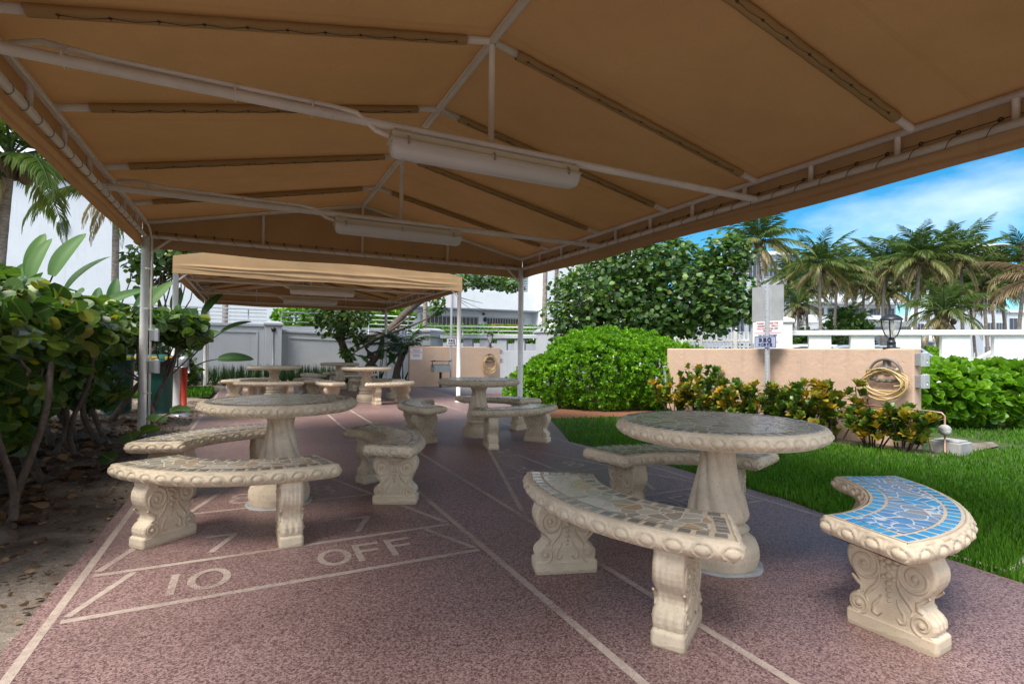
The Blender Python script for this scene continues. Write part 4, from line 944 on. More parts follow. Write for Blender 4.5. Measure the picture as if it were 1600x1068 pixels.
for i, (tx, sz, z, mt_) in enumerate((('PLEASE      SHARE THE', .036, 1.560, 'redink'), ('BARBECUE      GRILLS', .036, 1.520, 'redink'), ('TWO HOUR      TIME LIMIT', .030, 1.481, 'redink'), ('PER      USE', .030, 1.448, 'redink'), ('FOR THE      OWNERS', .032, 1.380, 'ink'))):
    text_part('lettering', tx, sz, (6.9495, 5.33, z), uu, zz_, M[mt_], S, .01, 'CENTER', 1.0)
mb = MB(); mb.box(6.9485, 6.9505, 5.10, 5.56, 1.425, 1.429); mb.build('rule', M['redink'], S, world=True)
S = tag(bpy.data.objects.new('barbecue_sign', None), 'blue grey BBQ NORTH sign on the near perforated post', 'sign'); COL.objects.link(S); S.location = (6.89, 5.32, 1.3)
mb = MB(); mb.box(6.892, 6.897, 5.145, 5.505, 1.205, 1.375); mb.build('panel', M['signblue'], S, world=True)
mb = MB()
for a in ((5.145, 5.505, 1.205, 1.211), (5.145, 5.505, 1.369, 1.375), (5.145, 5.151, 1.211, 1.369), (5.499, 5.505, 1.211, 1.369)): mb.box(6.8895, 6.8925, *a)
mb.build('border', M['ink'], S, world=True)
serif_word('BBQ', .058, .066, .008, (6.8915, 5.325, 1.293), uu, zz_, .015, M['ink'], S, 'lettering')
serif_word('NORTH', .042, .044, .005, (6.8915, 5.325, 1.230), uu, zz_, .012, M['ink'], S, 'lettering')
for z in (1.36, 1.22):
    mb = MB(); mb.ball((6.89, 5.325, z), .006); mb.build('bolt', M['zinc'], S, world=True)
T, O, u, f = sign_post('perforated grey sign post in front of the far peach wall', 5.62, 15.55, 3.05, (0, -1, 0), 0, 0, 'perforated sign posts')
S = tag(bpy.data.objects.new('metal_sign', None), 'blank cream back of a sign on the far perforated post', 'sign'); COL.objects.link(S); S.location = (5.62, 15.58, 2.7)
mb = MB(); mb.box(5.44, 5.80, 15.572, 15.576, 2.47, 3.02); mb.build('plate', M['sign'], S, world=True)
S = tag(bpy.data.objects.new('barbecue_sign', None), 'small pale BBQ SOUTH sign on the far perforated post', 'sign'); COL.objects.link(S); S.location = (5.62, 15.5, 1.4)
mb = MB(); mb.box(5.47, 5.77, 15.511, 15.515, 1.30, 1.49); mb.build('panel', M['sign'], S, world=True)
serif_word('BBQ', .06, .062, .008, (5.62, 15.5105, 1.41), (1, 0, 0), zz_, .018, M['ink'], S, 'lettering'); serif_word('SOUTH', .044, .042, .005, (5.62, 15.5105, 1.335), (1, 0, 0), zz_, .012, M['ink'], S, 'lettering')
S = tag(bpy.data.objects.new('notice_sign', None), 'square white notice with red lettering on the left end of the far peach wall', 'sign'); COL.objects.link(S); S.location = (4.65, W2, 1.0)
mb = MB(); mb.box(4.44, 4.83, W2-.008, W2-.003, .83, 1.19); mb.build('panel', M['sign'], S, world=True)
for tx, z in (('PLEASE SHARE', 1.13), ('THE GRILLS', 1.085), ('TWO HOUR LIMIT', 1.04), ('CLEAN GRILL', .965), ('AFTER USE', .92)):
    text_part('lettering', tx, .042, (4.635, W2-.0095, z), (1, 0, 0), zz_, M['redink'], S, .008)
# grill by the far wall
T = thing('charcoal_grill', 'small metal barbecue grill on a pedestal before the far peach wall', 'grill', (5.25, 15.45, 0))
mb = MB(); mb.tube([(5.25, 15.45, -.02), (5.25, 15.45, .46)], .04, 10); mb.build('pedestal', M['black'], T, world=True)
mb = MB(); mb.box(4.99, 5.51, 15.27, 15.28, .46, .66); mb.box(4.99, 5.51, 15.62, 15.63, .46, .70); mb.box(4.99, 5.0, 15.28, 15.62, .46, .70); mb.box(5.5, 5.51, 15.28, 15.62, .46, .70); mb.box(5.0, 5.5, 15.28, 15.62, .46, .47); mb.build('firebox', M['zinc'], T, world=True)
mb = MB()
for i in range(12): mb.tube([(5.02+i*.042, 15.28, .79), (5.02+i*.042, 15.62, .79)], .006, 5)
mb.tube([(4.98, 15.28, .79), (5.52, 15.28, .79)], .011, 6); mb.tube([(4.98, 15.62, .79), (5.52, 15.62, .79)], .011, 6)
for s in (4.98, 5.52): mb.tube([(s, 15.45, .6), (s, 15.45, .80), (s, 15.2, .82)], .012, 6)
mb.build('grate', M['black'], T, world=True)
# bins and standpipe behind the left post
def bin_(label, x, y, rz):
    T = thing('trash_bin', label, 'trash bin', (x, y, -.02), rz, 'green bins among the shrubs')
    mb = MB(); mb.lathe([(.19, .02), (.215, .10), (.235, .55), (.25, .88), (.262, .885), (.262, .91), (.25, .915)], 24); 
    mb.build('body', M['green'], T)
    mb = MB(); mb.lathe([(.268, .912), (.272, .935), (.25, .985), (.17, 1.015), (.06, 1.025), (.001, 1.026)], 24); mb.build('lid', M['green'], T)
    for s in (-1, 1):
        mb = MB(); mb.obox((s*.13, -.245, .955), (.075, 0, 0), (0, .035, 0), (0, 0, .03)); mb.build('lid_catch', M['yellowlid'], T, bevel=.01)
    for s in (-1, 1):
        mb = MB(); mb.tube([(s*.24, -.06, .80), (s*.29, -.05, .81), (s*.29, .05, .81), (s*.24, .06, .80)], .014, 6); mb.build('handle', M['green'], T)
bin_('dark green trash bin with a yellow lid, behind the white and red pipes', -1.42, 10.75, .3)
bin_('dark green trash bin with a yellow lid, the one half behind the white canopy post', -2.02, 10.9, 1.1)
T = thing('stand_pipe', 'white pipe with a red pipe and grey cap standing by the green bins', 'standpipe', (-1.08, 10.3, -.02))
mb = MB(); mb.tube([(-1.09, 10.30, -.03), (-1.09, 10.30, .78)], .058, 14); mb.build('white_pipe', M['white'], T, world=True)
mb = MB(); mb.tube([(-.985, 10.27, .05), (-.985, 10.27, .80)], .042, 12); mb.build('red_pipe', M['red'], T, world=True)
mb = MB(); mb.lathe([(.07, .80), (.075, .82), (.075, .93), (.06, .965), (.02, .975)], 14, (-1.0, 10.28, 0)); mb.tube([(-.94, 10.26, .82), (-.92, 10.25, .70)], .02, 7); mb.build('cap', M['zinc'], T, world=True)
mb = MB(); mb.lathe([(.13, -.02), (.13, .025), (.11, .035)], 16, (-1.03, 10.28, 0)); mb.build('base', M['galv'], T, world=True)

# ------------------------------------------------------------------ perimeter walls, pillars, fences
def P2(a, b): return Vector((a[0], a[1], 0)), Vector((b[0], b[1], 0))
def balustrade(label, a, b, gaps, h, mat, th=.22, sill=.95, group=None):
    """low wall with a cap rail over spaced blocks; gaps are (start, end) blocks in metres from a"""
    a, b = P2(a, b); d = (b-a).normalized(); n = Vector((-d.y, d.x, 0)); Z = Vector((0, 0, 1)); Ln = (b-a).length
    T = thing('balustrade_wall', label, 'wall', a, 0, group)
    mb = MB(); mb.obox(a+d*Ln/2+Z*sill/2, d*Ln/2, n*th/2, Z*sill/2); mb.build('lower_wall', mat, T, world=True, bevel=.01)
    for s, e in gaps:
        mb = MB(); mb.obox(a+d*(s+e)/2+Z*(sill+h-.13)/2, d*(e-s)/2, n*(th/2-.02), Z*((h-.13-sill)/2-.002)); mb.build('block', mat, T, world=True, bevel=.008)
    mb = MB(); mb.obox(a+d*Ln/2+Z*(h-.065), d*Ln/2, n*(th/2+.05), Z*.065); mb.build('cap_rail', mat, T, world=True, bevel=.01)
    return T
def pillar(label, x, y, w, h, rz, mat, group='square pillars in the perimeter walls'):
    T = thing('wall_pillar', label, 'pillar', (x, y, 0), rz, group)
    mb = MB(); mb.box(-w/2, w/2, -w/2, w/2, -.05, h-.13); mb.build('shaft', mat, T, bevel=.012)
    mb = MB(); mb.box(-w/2-.05, w/2+.05, -w/2-.05, w/2+.05, h-.128, h-.05); mb.add([(sx*(w/2+.05), sy*(w/2+.05), h-.048) for sx, sy in ((-1, -1), (1, -1), (1, 1), (-1, 1))]+[(sx*(w/2-.12), sy*(w/2-.12), h+.03) for sx, sy in ((-1, -1), (1, -1), (1, 1), (-1, 1))], [(0, 1, 5, 4), (1, 2, 6, 5), (2, 3, 7, 6), (3, 0, 4, 7), (4, 5, 6, 7)]); mb.build('cap', mat, T, bevel=.01)
    return T
A, B_ = Vector((13.35, 9.5)), Vector((16.9, 5.86)); dd = (B_-A).normalized()
def px_on(px, a=A, d=dd):                                    # distance along a wall line seen at a bearing (used once, to survey the blocks)
    r = Vector((fw.x, fw.y)).normalized()+Vector((r0.x, r0.y))*(px-800)/818
    M2 = Matrix(((d.x, -r.x), (d.y, -r.y))); t = M2.inverted() @ (-Vector(a)); return t.x
blocks = [(px_on(a), px_on(b)) for a, b in ((1263, 1298), (1328, 1365), (1397, 1437), (1470, 1514), (1551, 1598))]
e0 = blocks[-1][1]; blocks += [(e0+.50+i*1.25, e0+1.25+i*1.25) for i in range(4)]
end = A+dd*(blocks[-1][1]+.3)
balustrade('white balustrade wall on the right, behind the hedge and under the palms', A, end, blocks, 1.76, M['wstucco'], sill=1.02, group='balustrade walls')
pillar('white pillar right behind the notice and aluminium sign', A.x-.28, A.y+.42, .95, 2.10, R(44), M['wstucco'])
# second balustrade beyond the far peach wall
a2, b2 = (6.9, 20.2), (9.75, 17.3)
balustrade('pale grey balustrade wall behind the far peach wall', a2, b2, [(.25+i*.72, .25+i*.72+.40) for i in range(5)], 1.74, M['gstucco'], sill=1.15, group='balustrade walls')
pillar('grey pillar left of the far balustrade, above the notice on the peach wall', 6.45, 20.55, .85, 1.98, R(35), M['gstucco'])
PL = pillar('grey pillar carrying a lantern, beyond the top of the big green bush', 10.2, 16.9, 1.0, 1.95, R(12), M['gstucco'])
lantern(10.2, 16.9, 2.20, 'small looking black lantern on the far grey pillar, in front of a palm trunk', 1.0)
mb = MB(); mb.box(10.06, 10.34, 16.76, 17.04, 1.985, 2.2); tag(mb.build('lantern_plinth', M['wstucco'], bevel=.01), 'small white plinth under the lantern on the far grey pillar', 'plinth')
S = tag(bpy.data.objects.new('pillar_plaque', None), 'white plaque with small navy lettering on the far grey pillar', 'plaque'); COL.objects.link(S); pf = Vector((math.sin(R(12)), -math.cos(R(12)), 0)); pu = Vector((math.cos(R(12)), math.sin(R(12)), 0)); pc = Vector((10.2, 16.9, 1.66))+pf*.503-pu*.12
S.location = pc
mb = MB(); mb.obox(pc, pu*.26, Vector((0, 0, .13)), pf*.004); mb.build('panel', M['sign'], S, world=True)
text_part('lettering', 'PRIVATE PROPERTY', .052, pc+pf*.005+Vector((0, 0, .04)), pu, zz_, M['ink'], S, .01); text_part('lettering', 'NO TRESPASSING', .052, pc+pf*.005+Vector((0, 0, -.04)), pu, zz_, M['ink'], S, .01)
# solid grey wall with panels and a pier, behind the strap leaves
def panel_wall(label, a, b, h0, h1, group):
    a, b = P2(a, b); d = (b-a).normalized(); n = Vector((d.y, -d.x, 0)); Z = Vector((0, 0, 1)); Ln = (b-a).length
    T = thing('panel_wall', label, 'wall', a, 0, group)
    mb = MB(); mb.prism([(0, -.05), (Ln, -.05), (Ln, h1-.1), (0, h0-.1)], a-n*.10, d, Z, n*.2); mb.build('wall_body', M['gstucco'], T, world=True)
    mb = MB(); mb.prism([(0, h0-.098), (Ln, h1-.098), (Ln, h1), (0, h0)], a-n*.15, d, Z, n*.3); mb.build('cap', M['gstucco'], T, world=True, bevel=.01)
    mb = MB(); mb.prism([(.2, h0-.32), (Ln-.2, h1-.32), (Ln-.2, h1-.26), (.2, h0-.26)], a+n*.101, d, Z, n*.03); mb.prism([(.2, .2), (.26, .2), (.26, h0-.325), (.2, h0-.325)], a+n*.101, d, Z, n*.03); mb.prism([(Ln-.26, .2), (Ln-.2, .2), (Ln-.2, h1-.325), (Ln-.26, h1-.325)], a+n*.101, d, Z, n*.03); mb.build('moulding', M['gstucco'], T, world=True)
panel_wall('long grey panelled wall at the far left behind the strap leaf plants', (-6.5, 21.0), (.42, 21.0), 2.02, 2.02, 'grey panelled walls')
panel_wall('grey panelled wall right of the far pier, behind the leaning tree', (1.02, 21.2), (6.1, 21.2), 1.84, 1.70, 'grey panelled walls')
T = pillar('slim grey pier with a round lamp, behind the left far table', .72, 20.95, .56, 2.10, 0, M['gstucco'])
mb = MB(); mb.ball((0, -.30, 1.82), .085, .05, .085); mb.build('round_lamp', M['black'], T)
mb = MB(); mb.tube([(0, -.295, 1.75), (0, -.295, .1)], .018, 6); mb.build('conduit', M['gstucco'], T)
def railing(label, a, b, z0, z1, n, group='grey rails on the far walls'):
    a, b = P2(a, b); T = thing('metal_railing', label, 'railing', a, 0, group); Ln = (b-a).length; Z = Vector((0, 0, 1))
    for i in range(n):
        z = z0+(z1-z0)*(i+1)/n; mb = MB(); mb.tube([a+Z*z, b+Z*z], .02 if i < n-1 else .03, 6); mb.build('rail', M['galv'], T, world=True)
    for i in range(int(Ln/1.6)+1):
        p = a.lerp(b, min(1, i*1.6/Ln)); mb = MB(); mb.tube([p+Z*(z0-.05), p+Z*z1], .025, 6); mb.build('stanchion', M['galv'], T, world=True)
railing('grey rails above the long grey panelled wall', (-6.5, 21.1), (.5, 21.1), 2.02, 2.55, 4)
railing('grey rails above the wall right of the pier', (1.0, 21.3), (6.1, 21.3), 1.8, 2.5, 4)
railing('grey rails above the far balustrade, in front of the clipped hedge', (6.9, 22.3), (12.0, 20.6), 1.7, 2.2, 3)
# picket fences
def picket(label, a, b, h, sp, post_every, group):
    a, b = P2(a, b); T = thing('picket_fence', label, 'fence', a, 0, group); d = (b-a).normalized(); Ln = (b-a).length; Z = Vector((0, 0, 1)); n = Vector((-d.y, d.x, 0))
    for z in (.25, h-.22):
        mb = MB(); mb.bar(a+Z*z, b+Z*z, .03, .06); mb.build('rail', M['white'], T, world=True)
    k = int(Ln/sp); mb = MB()
    for i in range(k+1):
        p = a+d*i*sp
        if i % post_every == 0:
            pb = MB(); pb.obox(p+Z*(h+.08)/2, d*.05, n*.05, Z*(h+.08)/2); pb.lathe([(.06, h+.09), (.02, h+.13), (.001, h+.135)], 4, p[:]); pb.build('post', M['white'], T, world=True)
        else: mb.obox(p+Z*h/2+n*.012, d*.016, n*.012, Z*h/2); mb.prism([(-.016, 0), (.016, 0), (0, .03)], p+Z*(h+.001), d, Z, n*.02)
    mb.build('pickets', M['white'], T, world=True)
picket('white picket fence between the dense round leaved tree and the white pillar', (10.9, 15.6), (12.75, 10.35), 1.72, .115, 9, 'white picket fences')
picket('low white picket fence across the street, seen through the balustrade', (24, 16), (38, 7), 1.25, .17, 12, 'white picket fences')
# ------------------------------------------------------------------ leaves
def unit(a): return a/np.maximum(np.linalg.norm(a, axis=-1, keepdims=True), 1e-9)
def leaf_template(kind):
    """vertices (across, along, up), faces, with leaf coordinates"""
    if kind == 'round':          # broad round leaf, folded along the midrib, edge curled
        prof = [(0, .0), (.34, .06), (.50, .30), (.50, .58), (.36, .86), (.12, .99)]
        V = []; 
        for w, y in prof: V += [(-w, y, .16*w-.12*(y-.5)**2), (0, y, -.10*(y-.4)**2), (w, y, .16*w-.12*(y-.5)**2)]
        F = []
        for i in range(5): a = i*3; F += [(a, a+1, a+4, a+3), (a+1, a+2, a+5, a+4)]
        return np.array(V), np.array(F)
    if kind == 'disc':           # lighter round leaf
        prof = [(.05, 0), (.46, .28), (.46, .68), (.10, 1)]; V = []; F = []
        for w, y in prof: V += [(-w, y, .22*w), (0, y, -.1*(y-.5)**2), (w, y, .22*w)]
        for i in range(3): a = i*3; F += [(a, a+1, a+4, a+3), (a+1, a+2, a+5, a+4)]
        return np.array(V), np.array(F)
    if kind == 'spoon':          # narrow at the base, broad near the tip
        prof = [(.06, 0), (.20, .40), (.27, .75), (.06, 1)]; V = []; F = []
        for w, y in prof: z = -.28*(y-.45)**2+.08*y; V += [(-w, y, z+.3*w), (0, y, z), (w, y, z+.3*w)]
        for i in range(3): a = i*3; F += [(a, a+1, a+4, a+3), (a+1, a+2, a+5, a+4)]
        return np.array(V), np.array(F)
    if kind == 'lance':
        prof = [(.05, 0), (.17, .35), (.17, .65), (.02, 1)]; V = []; F = []
        for w, y in prof: z = -.35*(y-.3)**2; V += [(-w, y, z+.4*w), (0, y, z), (w, y, z+.4*w)]
        for i in range(3): a = i*3; F += [(a, a+1, a+4, a+3), (a+1, a+2, a+5, a+4)]
        return np.array(V), np.array(F)
    if kind == 'blade':
        V = [(-.5, 0, 0), (.5, 0, 0), (-.42, .5, .10), (.42, .5, .10), (-.05, 1, .36), (.05, 1, .36)]
        return np.array(V), np.array([(0, 1, 3, 2), (2, 3, 5, 4)])
    if kind == 'paddle':         # long banana-like leaf
        ys = np.linspace(0, 1, 13); V = []; F = []
        for y in ys:
            w = .17*math.sin(PI*min(1, (y*.93+.07)))**.55*(1-.15*y); z = -.30*y**2
            V += [(-w, y, z+.35*w), (-w*.5, y, z+.12*w), (0, y, z), (w*.5, y, z+.12*w), (w, y, z+.35*w)]
        for i in range(12):
            for j in range(4): a = i*5+j; F.append((a, a+1, a+6, a+5))
        return np.array(V), np.array(F)
def leaves(P, D, Nn, S, kind, wscale=None, zscale=None, rnd=None, name='crown', mat=None, parent=None, world=False):
    tv, tf = leaf_template(kind); n, k = len(P), len(tv)
    D = unit(D); X = unit(np.cross(D, Nn)); Nz = np.cross(X, D)
    S = np.broadcast_to(S, (n,)); ws = S*(1 if wscale is None else wscale)
    zs = S*(1 if zscale is None else zscale)
    V = P[:, None]+tv[None, :, 0, None]*ws[:, None, None]*X[:, None]+tv[None, :, 1, None]*S[:, None, None]*D[:, None]+tv[None, :, 2, None]*zs[:, None, None]*Nz[:, None]
    F = (tf[None]+(np.arange(n)*k)[:, None, None]).reshape(-1, tf.shape[1])
    r = rng.random(n) if rnd is None else rnd
    uv = np.broadcast_to(tv[None]*np.array([1, 1, 0]), (n, k, 3)).reshape(-1, 3)
    me = np_mesh(name, V.reshape(-1, 3), [F], {'rnd': np.repeat(r, k), 'luv': uv})
    return link(name, me, mat, parent, True, world)
def rdir(n): return unit(rng.normal(size=(n, 3)))
def blob_points(ells, n, inner=.0, rough=.12):
    """points on the skin of a union of ellipsoids, each (cx,cy,cz,rx,ry,rz); returns points and outward directions"""
    E_ = np.array(ells, float); ar = (E_[:, 3]*E_[:, 4]+E_[:, 3]*E_[:, 5]+E_[:, 4]*E_[:, 5]); pr_ = ar/ar.sum()
    out, dirs = [], []; got = 0
    while got < n:
        k = rng.choice(len(E_), n, p=pr_); d = rdir(n); rr = 1-inner*rng.random(n)**1.5+rough*(rng.random(n)-.5)
        p = E_[k, :3]+d*E_[k, 3:]*rr[:, None]
        q = (((p[:, None, :]-E_[None, :, :3])/E_[None, :, 3:])**2).sum(2); q[np.arange(n), k] = 9
        ok = (q.min(1) > .62) & (p[:, 2] > .03); nn_ = unit(d/E_[k, 3:])
        out.append(p[ok]); dirs.append(nn_[ok]); got += ok.sum()
    return np.concatenate(out)[:n], np.concatenate(dirs)[:n]
def rosettes(C, Dn, per, size, kind, spread=1.0, up=.35, **k):
    """tufts of leaves: C centres, Dn axis of each"""
    n = len(C); U = unit(np.cross(Dn, np.array([.3, .2, 1.])+.01)); Vv = np.cross(Dn, U)
    a = rng.random((n, 1))*6.28+np.arange(per)[None]*2.4; el = spread*(.25+.95*(np.arange(per)/per))[None]+rng.normal(0, .16, (n, per))
    D = (np.cos(el))[..., None]*Dn[:, None]+np.sin(el)[..., None]*(np.cos(a)[..., None]*U[:, None]+np.sin(a)[..., None]*Vv[:, None])
    D[..., 2] += up*.4; D = unit(D)
    Nn = Dn[:, None]+.25*rng.normal(size=D.shape)+np.array([0, 0, up]); P = np.repeat(C, per, 0)
    base = np.repeat(rng.random(n), per); r = np.clip(base*.65+.35*rng.random(n*per), 0, 1)
    s = size*(.75+.5*rng.random(n*per))
    return leaves(P, D.reshape(-1, 3), Nn.reshape(-1, 3), s, kind, rnd=r, **k)
def branch(mb, a, b, r0_, r1, wob=.08, n=7, rs=random):
    a, b = Vector(a), Vector(b); L_ = (b-a).length; pts = []; o1 = Vector((rs.uniform(-1, 1), rs.uniform(-1, 1), rs.uniform(-.3, .3)))*wob*L_; o2 = Vector((rs.uniform(-1, 1), rs.uniform(-1, 1), 0))*wob*L_*.5
    for i in range(n+1):
        t = i/n; pts.append(a.lerp(b, t)+o1*math.sin(PI*t)+o2*math.sin(2*PI*t))
    mb.tube(pts, [r0_+(r1-r0_)*i/n for i in range(n+1)], 8); return pts

# ------------------------------------------------------------------ lawn grass
def in_poly(x, y, poly):
    ins = np.zeros(len(x), bool); j = len(poly)-1
    for i in range(len(poly)):
        xi, yi = poly[i]; xj, yj = poly[j]
        c = ((yi > y) != (yj > y)) & (x < (xj-xi)*(y-yi)/(yj-yi+1e-12)+xi); ins ^= c; j = i
    return ins
def grass(name, poly, n, hgt, wid, label, near=None, zb=-.015, extra=None):
    pl = np.array(poly); lo, hi = pl.min(0), pl.max(0); X = lo[0]+(hi[0]-lo[0])*rng.random(n*3); Yy = lo[1]+(hi[1]-lo[1])*rng.random(n*3)
    ok = in_poly(X, Yy, poly)
    if near:                                                  # thin out with distance, where blades are too small to tell apart
        d = np.hypot(X-near[0], Yy-near[1]); ok &= rng.random(len(X)) < np.clip((near[2]/np.maximum(d, .1))**1.6, .06, 1)
    X, Yy = X[ok][:n], Yy[ok][:n]
    if extra is not None: X = np.concatenate([X, extra[0]]); Yy = np.concatenate([Yy, extra[1]])
    k = len(X); P = np.stack([X, Yy, np.full(k, zb)], 1)
    a = rng.random(k)*6.28; tilt = rng.random(k)**.8*1.0; D = np.stack([np.cos(a)*np.sin(tilt), np.sin(a)*np.sin(tilt), np.cos(tilt)], 1)
    clump = .5+.5*np.sin(X*3.1+np.sin(Yy*2.3)*1.4)*np.sin(Yy*3.7+np.cos(X*1.9)); s = hgt*(.55+.7*rng.random(k))*(.75+.45*clump)
    Nn = np.stack([-np.cos(a), -np.sin(a), .3+0*a], 1)
    dist = np.hypot(X, Yy); w = wid*(1+.12*np.maximum(0, dist-3.5))
    patch = .5+.5*np.sin(X*1.1+.6*np.sin(Yy*.9))*np.sin(Yy*1.35+X*.3)
    r = np.clip(.55*rng.random(k)+.25*clump+.2*patch, 0, 1)
    o = leaves(P, D, Nn, s, 'blade', wscale=w/s, rnd=r, name=name, mat=M['grass'], zscale=np.full(k, 1.0))
    return tag(o, label, 'grass', None, 'stuff')
lp = [(3.07, -.6), (3.375, .6), (3.445, 1.6), (3.68, 2.66), (3.72, 4.36), (3.565, 5.5), (4.1, 6.6), (4.45, 7.55), (6.25, 7.25), (6.55, 6.5), (6.55, 4.6), (6.85, 3.15), (8.7, 3.0), (8.9, 4.6), (12.5, 2.6), (12.5, -.6)]
pv = [(3.50, 1.30), (3.42, .3), (4.6, .2), (4.6, 1.32), (3.9, 1.36)]
tuft = np.stack([rng.normal(2.52, .05, 40), rng.normal(.80, .04, 40)])
grass('lawn_grass', lp, 130000, .052, .0082, 'thick green grass of the lawn right of the deck', (3.2, 1.6, 1.8))
grass('grass_patch', [(-2.5, 13.8), (-.85, 13.8), (-.85, 15.6), (-2.5, 15.8)], 5000, .13, .02, 'small patch of bright grass left of the far canopy', zb=.015)
# a few weeds in the crack of the deck, bottom right
kk = 34; Pw = np.stack([rng.normal(2.44, .05, kk), rng.normal(.72, .04, kk), np.zeros(kk)], 1); aw = rng.random(kk)*6.28; tw = .3+.7*rng.random(kk)
w_ = leaves(Pw, np.stack([np.cos(aw)*np.sin(tw), np.sin(aw)*np.sin(tw), np.cos(tw)], 1), np.stack([-np.cos(aw), -np.sin(aw), .3+0*aw], 1), .075*(.6+.7*rng.random(kk)), 'blade', wscale=.09, name='grass_tuft', mat=M['grass'])
tag(w_, 'small tuft of grass growing out of the deck at the lower right', 'grass', None, 'stuff')

# ------------------------------------------------------------------ big rounded bush and the right hedge
def bush(name, label, cat, ells, nros, per, size, kind, mat, stems, inner=.10, group=None, up=.35, fill=.45):
    c = np.mean([e[:2] for e in ells], 0); T = thing(name, label, cat, (c[0], c[1], 0), 0, group)
    P, D = blob_points(ells, nros, inner, .17); Dn = unit(D+.45*rng.normal(size=D.shape)+np.array([0, 0, .45]))
    small = [(e[0], e[1], e[2], e[3]*.84, e[4]*.84, e[5]*.84) for e in ells]
    P2_, D2_ = blob_points(small, int(nros*fill), .12, .1); D2_ = unit(D2_+.5*rng.normal(size=D2_.shape)+np.array([0, 0, .3]))
    rosettes(np.concatenate([P, P2_]), np.concatenate([Dn, D2_]), per, size, kind, up=up, name='foliage', mat=mat, parent=T, world=True)
    mb = MB()
    for i in range(stems):
        e = random.choice(ells); a = random.random()*6.28; s = random.random()**.5*.7
        p0 = (e[0]+e[3]*.5*math.cos(a)*s, e[1]+e[4]*.5*math.sin(a)*s, -.03); p1 = (e[0]+e[3]*.8*math.cos(a)*s, e[1]+e[4]*.8*math.sin(a)*s, e[2]+e[5]*.6)
        branch(mb, p0, p1, .018, .006, .06, 5)
    mb.build('stems', M['twig'], T, world=True); return T
bush('naupaka_bush', 'big rounded bright green bush between the two peach walls', 'bush',
     [(6.0, 9.35, .42, .95, .9, .66), (6.35, 8.75, .62, .95, .9, .82), (6.75, 9.3, .80, 1.15, 1.1, .80), (7.35, 8.35, .62, .95, .8, .72), (7.6, 9.2, .80, 1.1, 1.1, .76), (8.4, 9.2, .62, 1.0, 1.0, .72), (8.1, 8.3, .55, .9, .7, .72), (6.5, 10.4, .45, .9, .9, .66), (5.55, 9.9, .30, .65, .75, .50)],
     4900, 8, .083, 'spoon', M['naupaka'], 46)
bush('clipped_hedge', 'low bright hedge with round leaves, right of the near peach wall', 'hedge',
     [(8.55, 5.45, .5, .72, .62, .50), (9.3, 4.95, .48, .8, .65, .52), (10.1, 4.55, .48, .85, .7, .53), (10.95, 4.1, .48, .85, .7, .52), (11.8, 3.65, .48, .9, .7, .53), (12.6, 3.2, .48, .9, .7, .53), (10.6, 5.2, .5, 1.2, .7, .50), (9.2, 5.9, .5, .9, .6, .48)],
     2500, 7, .115, 'disc', M['hedge'], 30, up=.6)
bush('clipped_hedge', 'long clipped green hedge before the garage doors of the white building', 'hedge',
     [(8.5+i*1.3, 26.5-i*.35, 2.02, 1.0, .6, .42) for i in range(9)], 1500, 5, .17, 'spoon', M['naupaka'], 4, group='distant hedges')
bush('clipped_hedge', 'bright leafy hedge above the far grey wall, left of the leaning tree', 'hedge',
     [(1.6+i*.9, 24.2, 2.45+.05*i, .75, .5, .42) for i in range(6)], 800, 5, .17, 'spoon', M['naupaka'], 4, group='distant hedges')
mb = MB(); mb.box(-7, 5.5, 23.5, 25, -.05, 2.05); tag(mb.build('raised_planter', M['gstucco']), 'long grey raised planter holding the leafy hedge above the far grey wall', 'planter')
mb = MB(); mb.prism([(7.6, 26.0), (19.6, 22.9), (20.1, 24.4), (8.1, 27.4)], (0, 0, -.05), (1, 0, 0), (0, 1, 0), (0, 0, 1.58)); tag(mb.build('raised_planter', M['gstucco']), 'long grey raised planter holding the clipped hedge before the garage doors', 'planter')

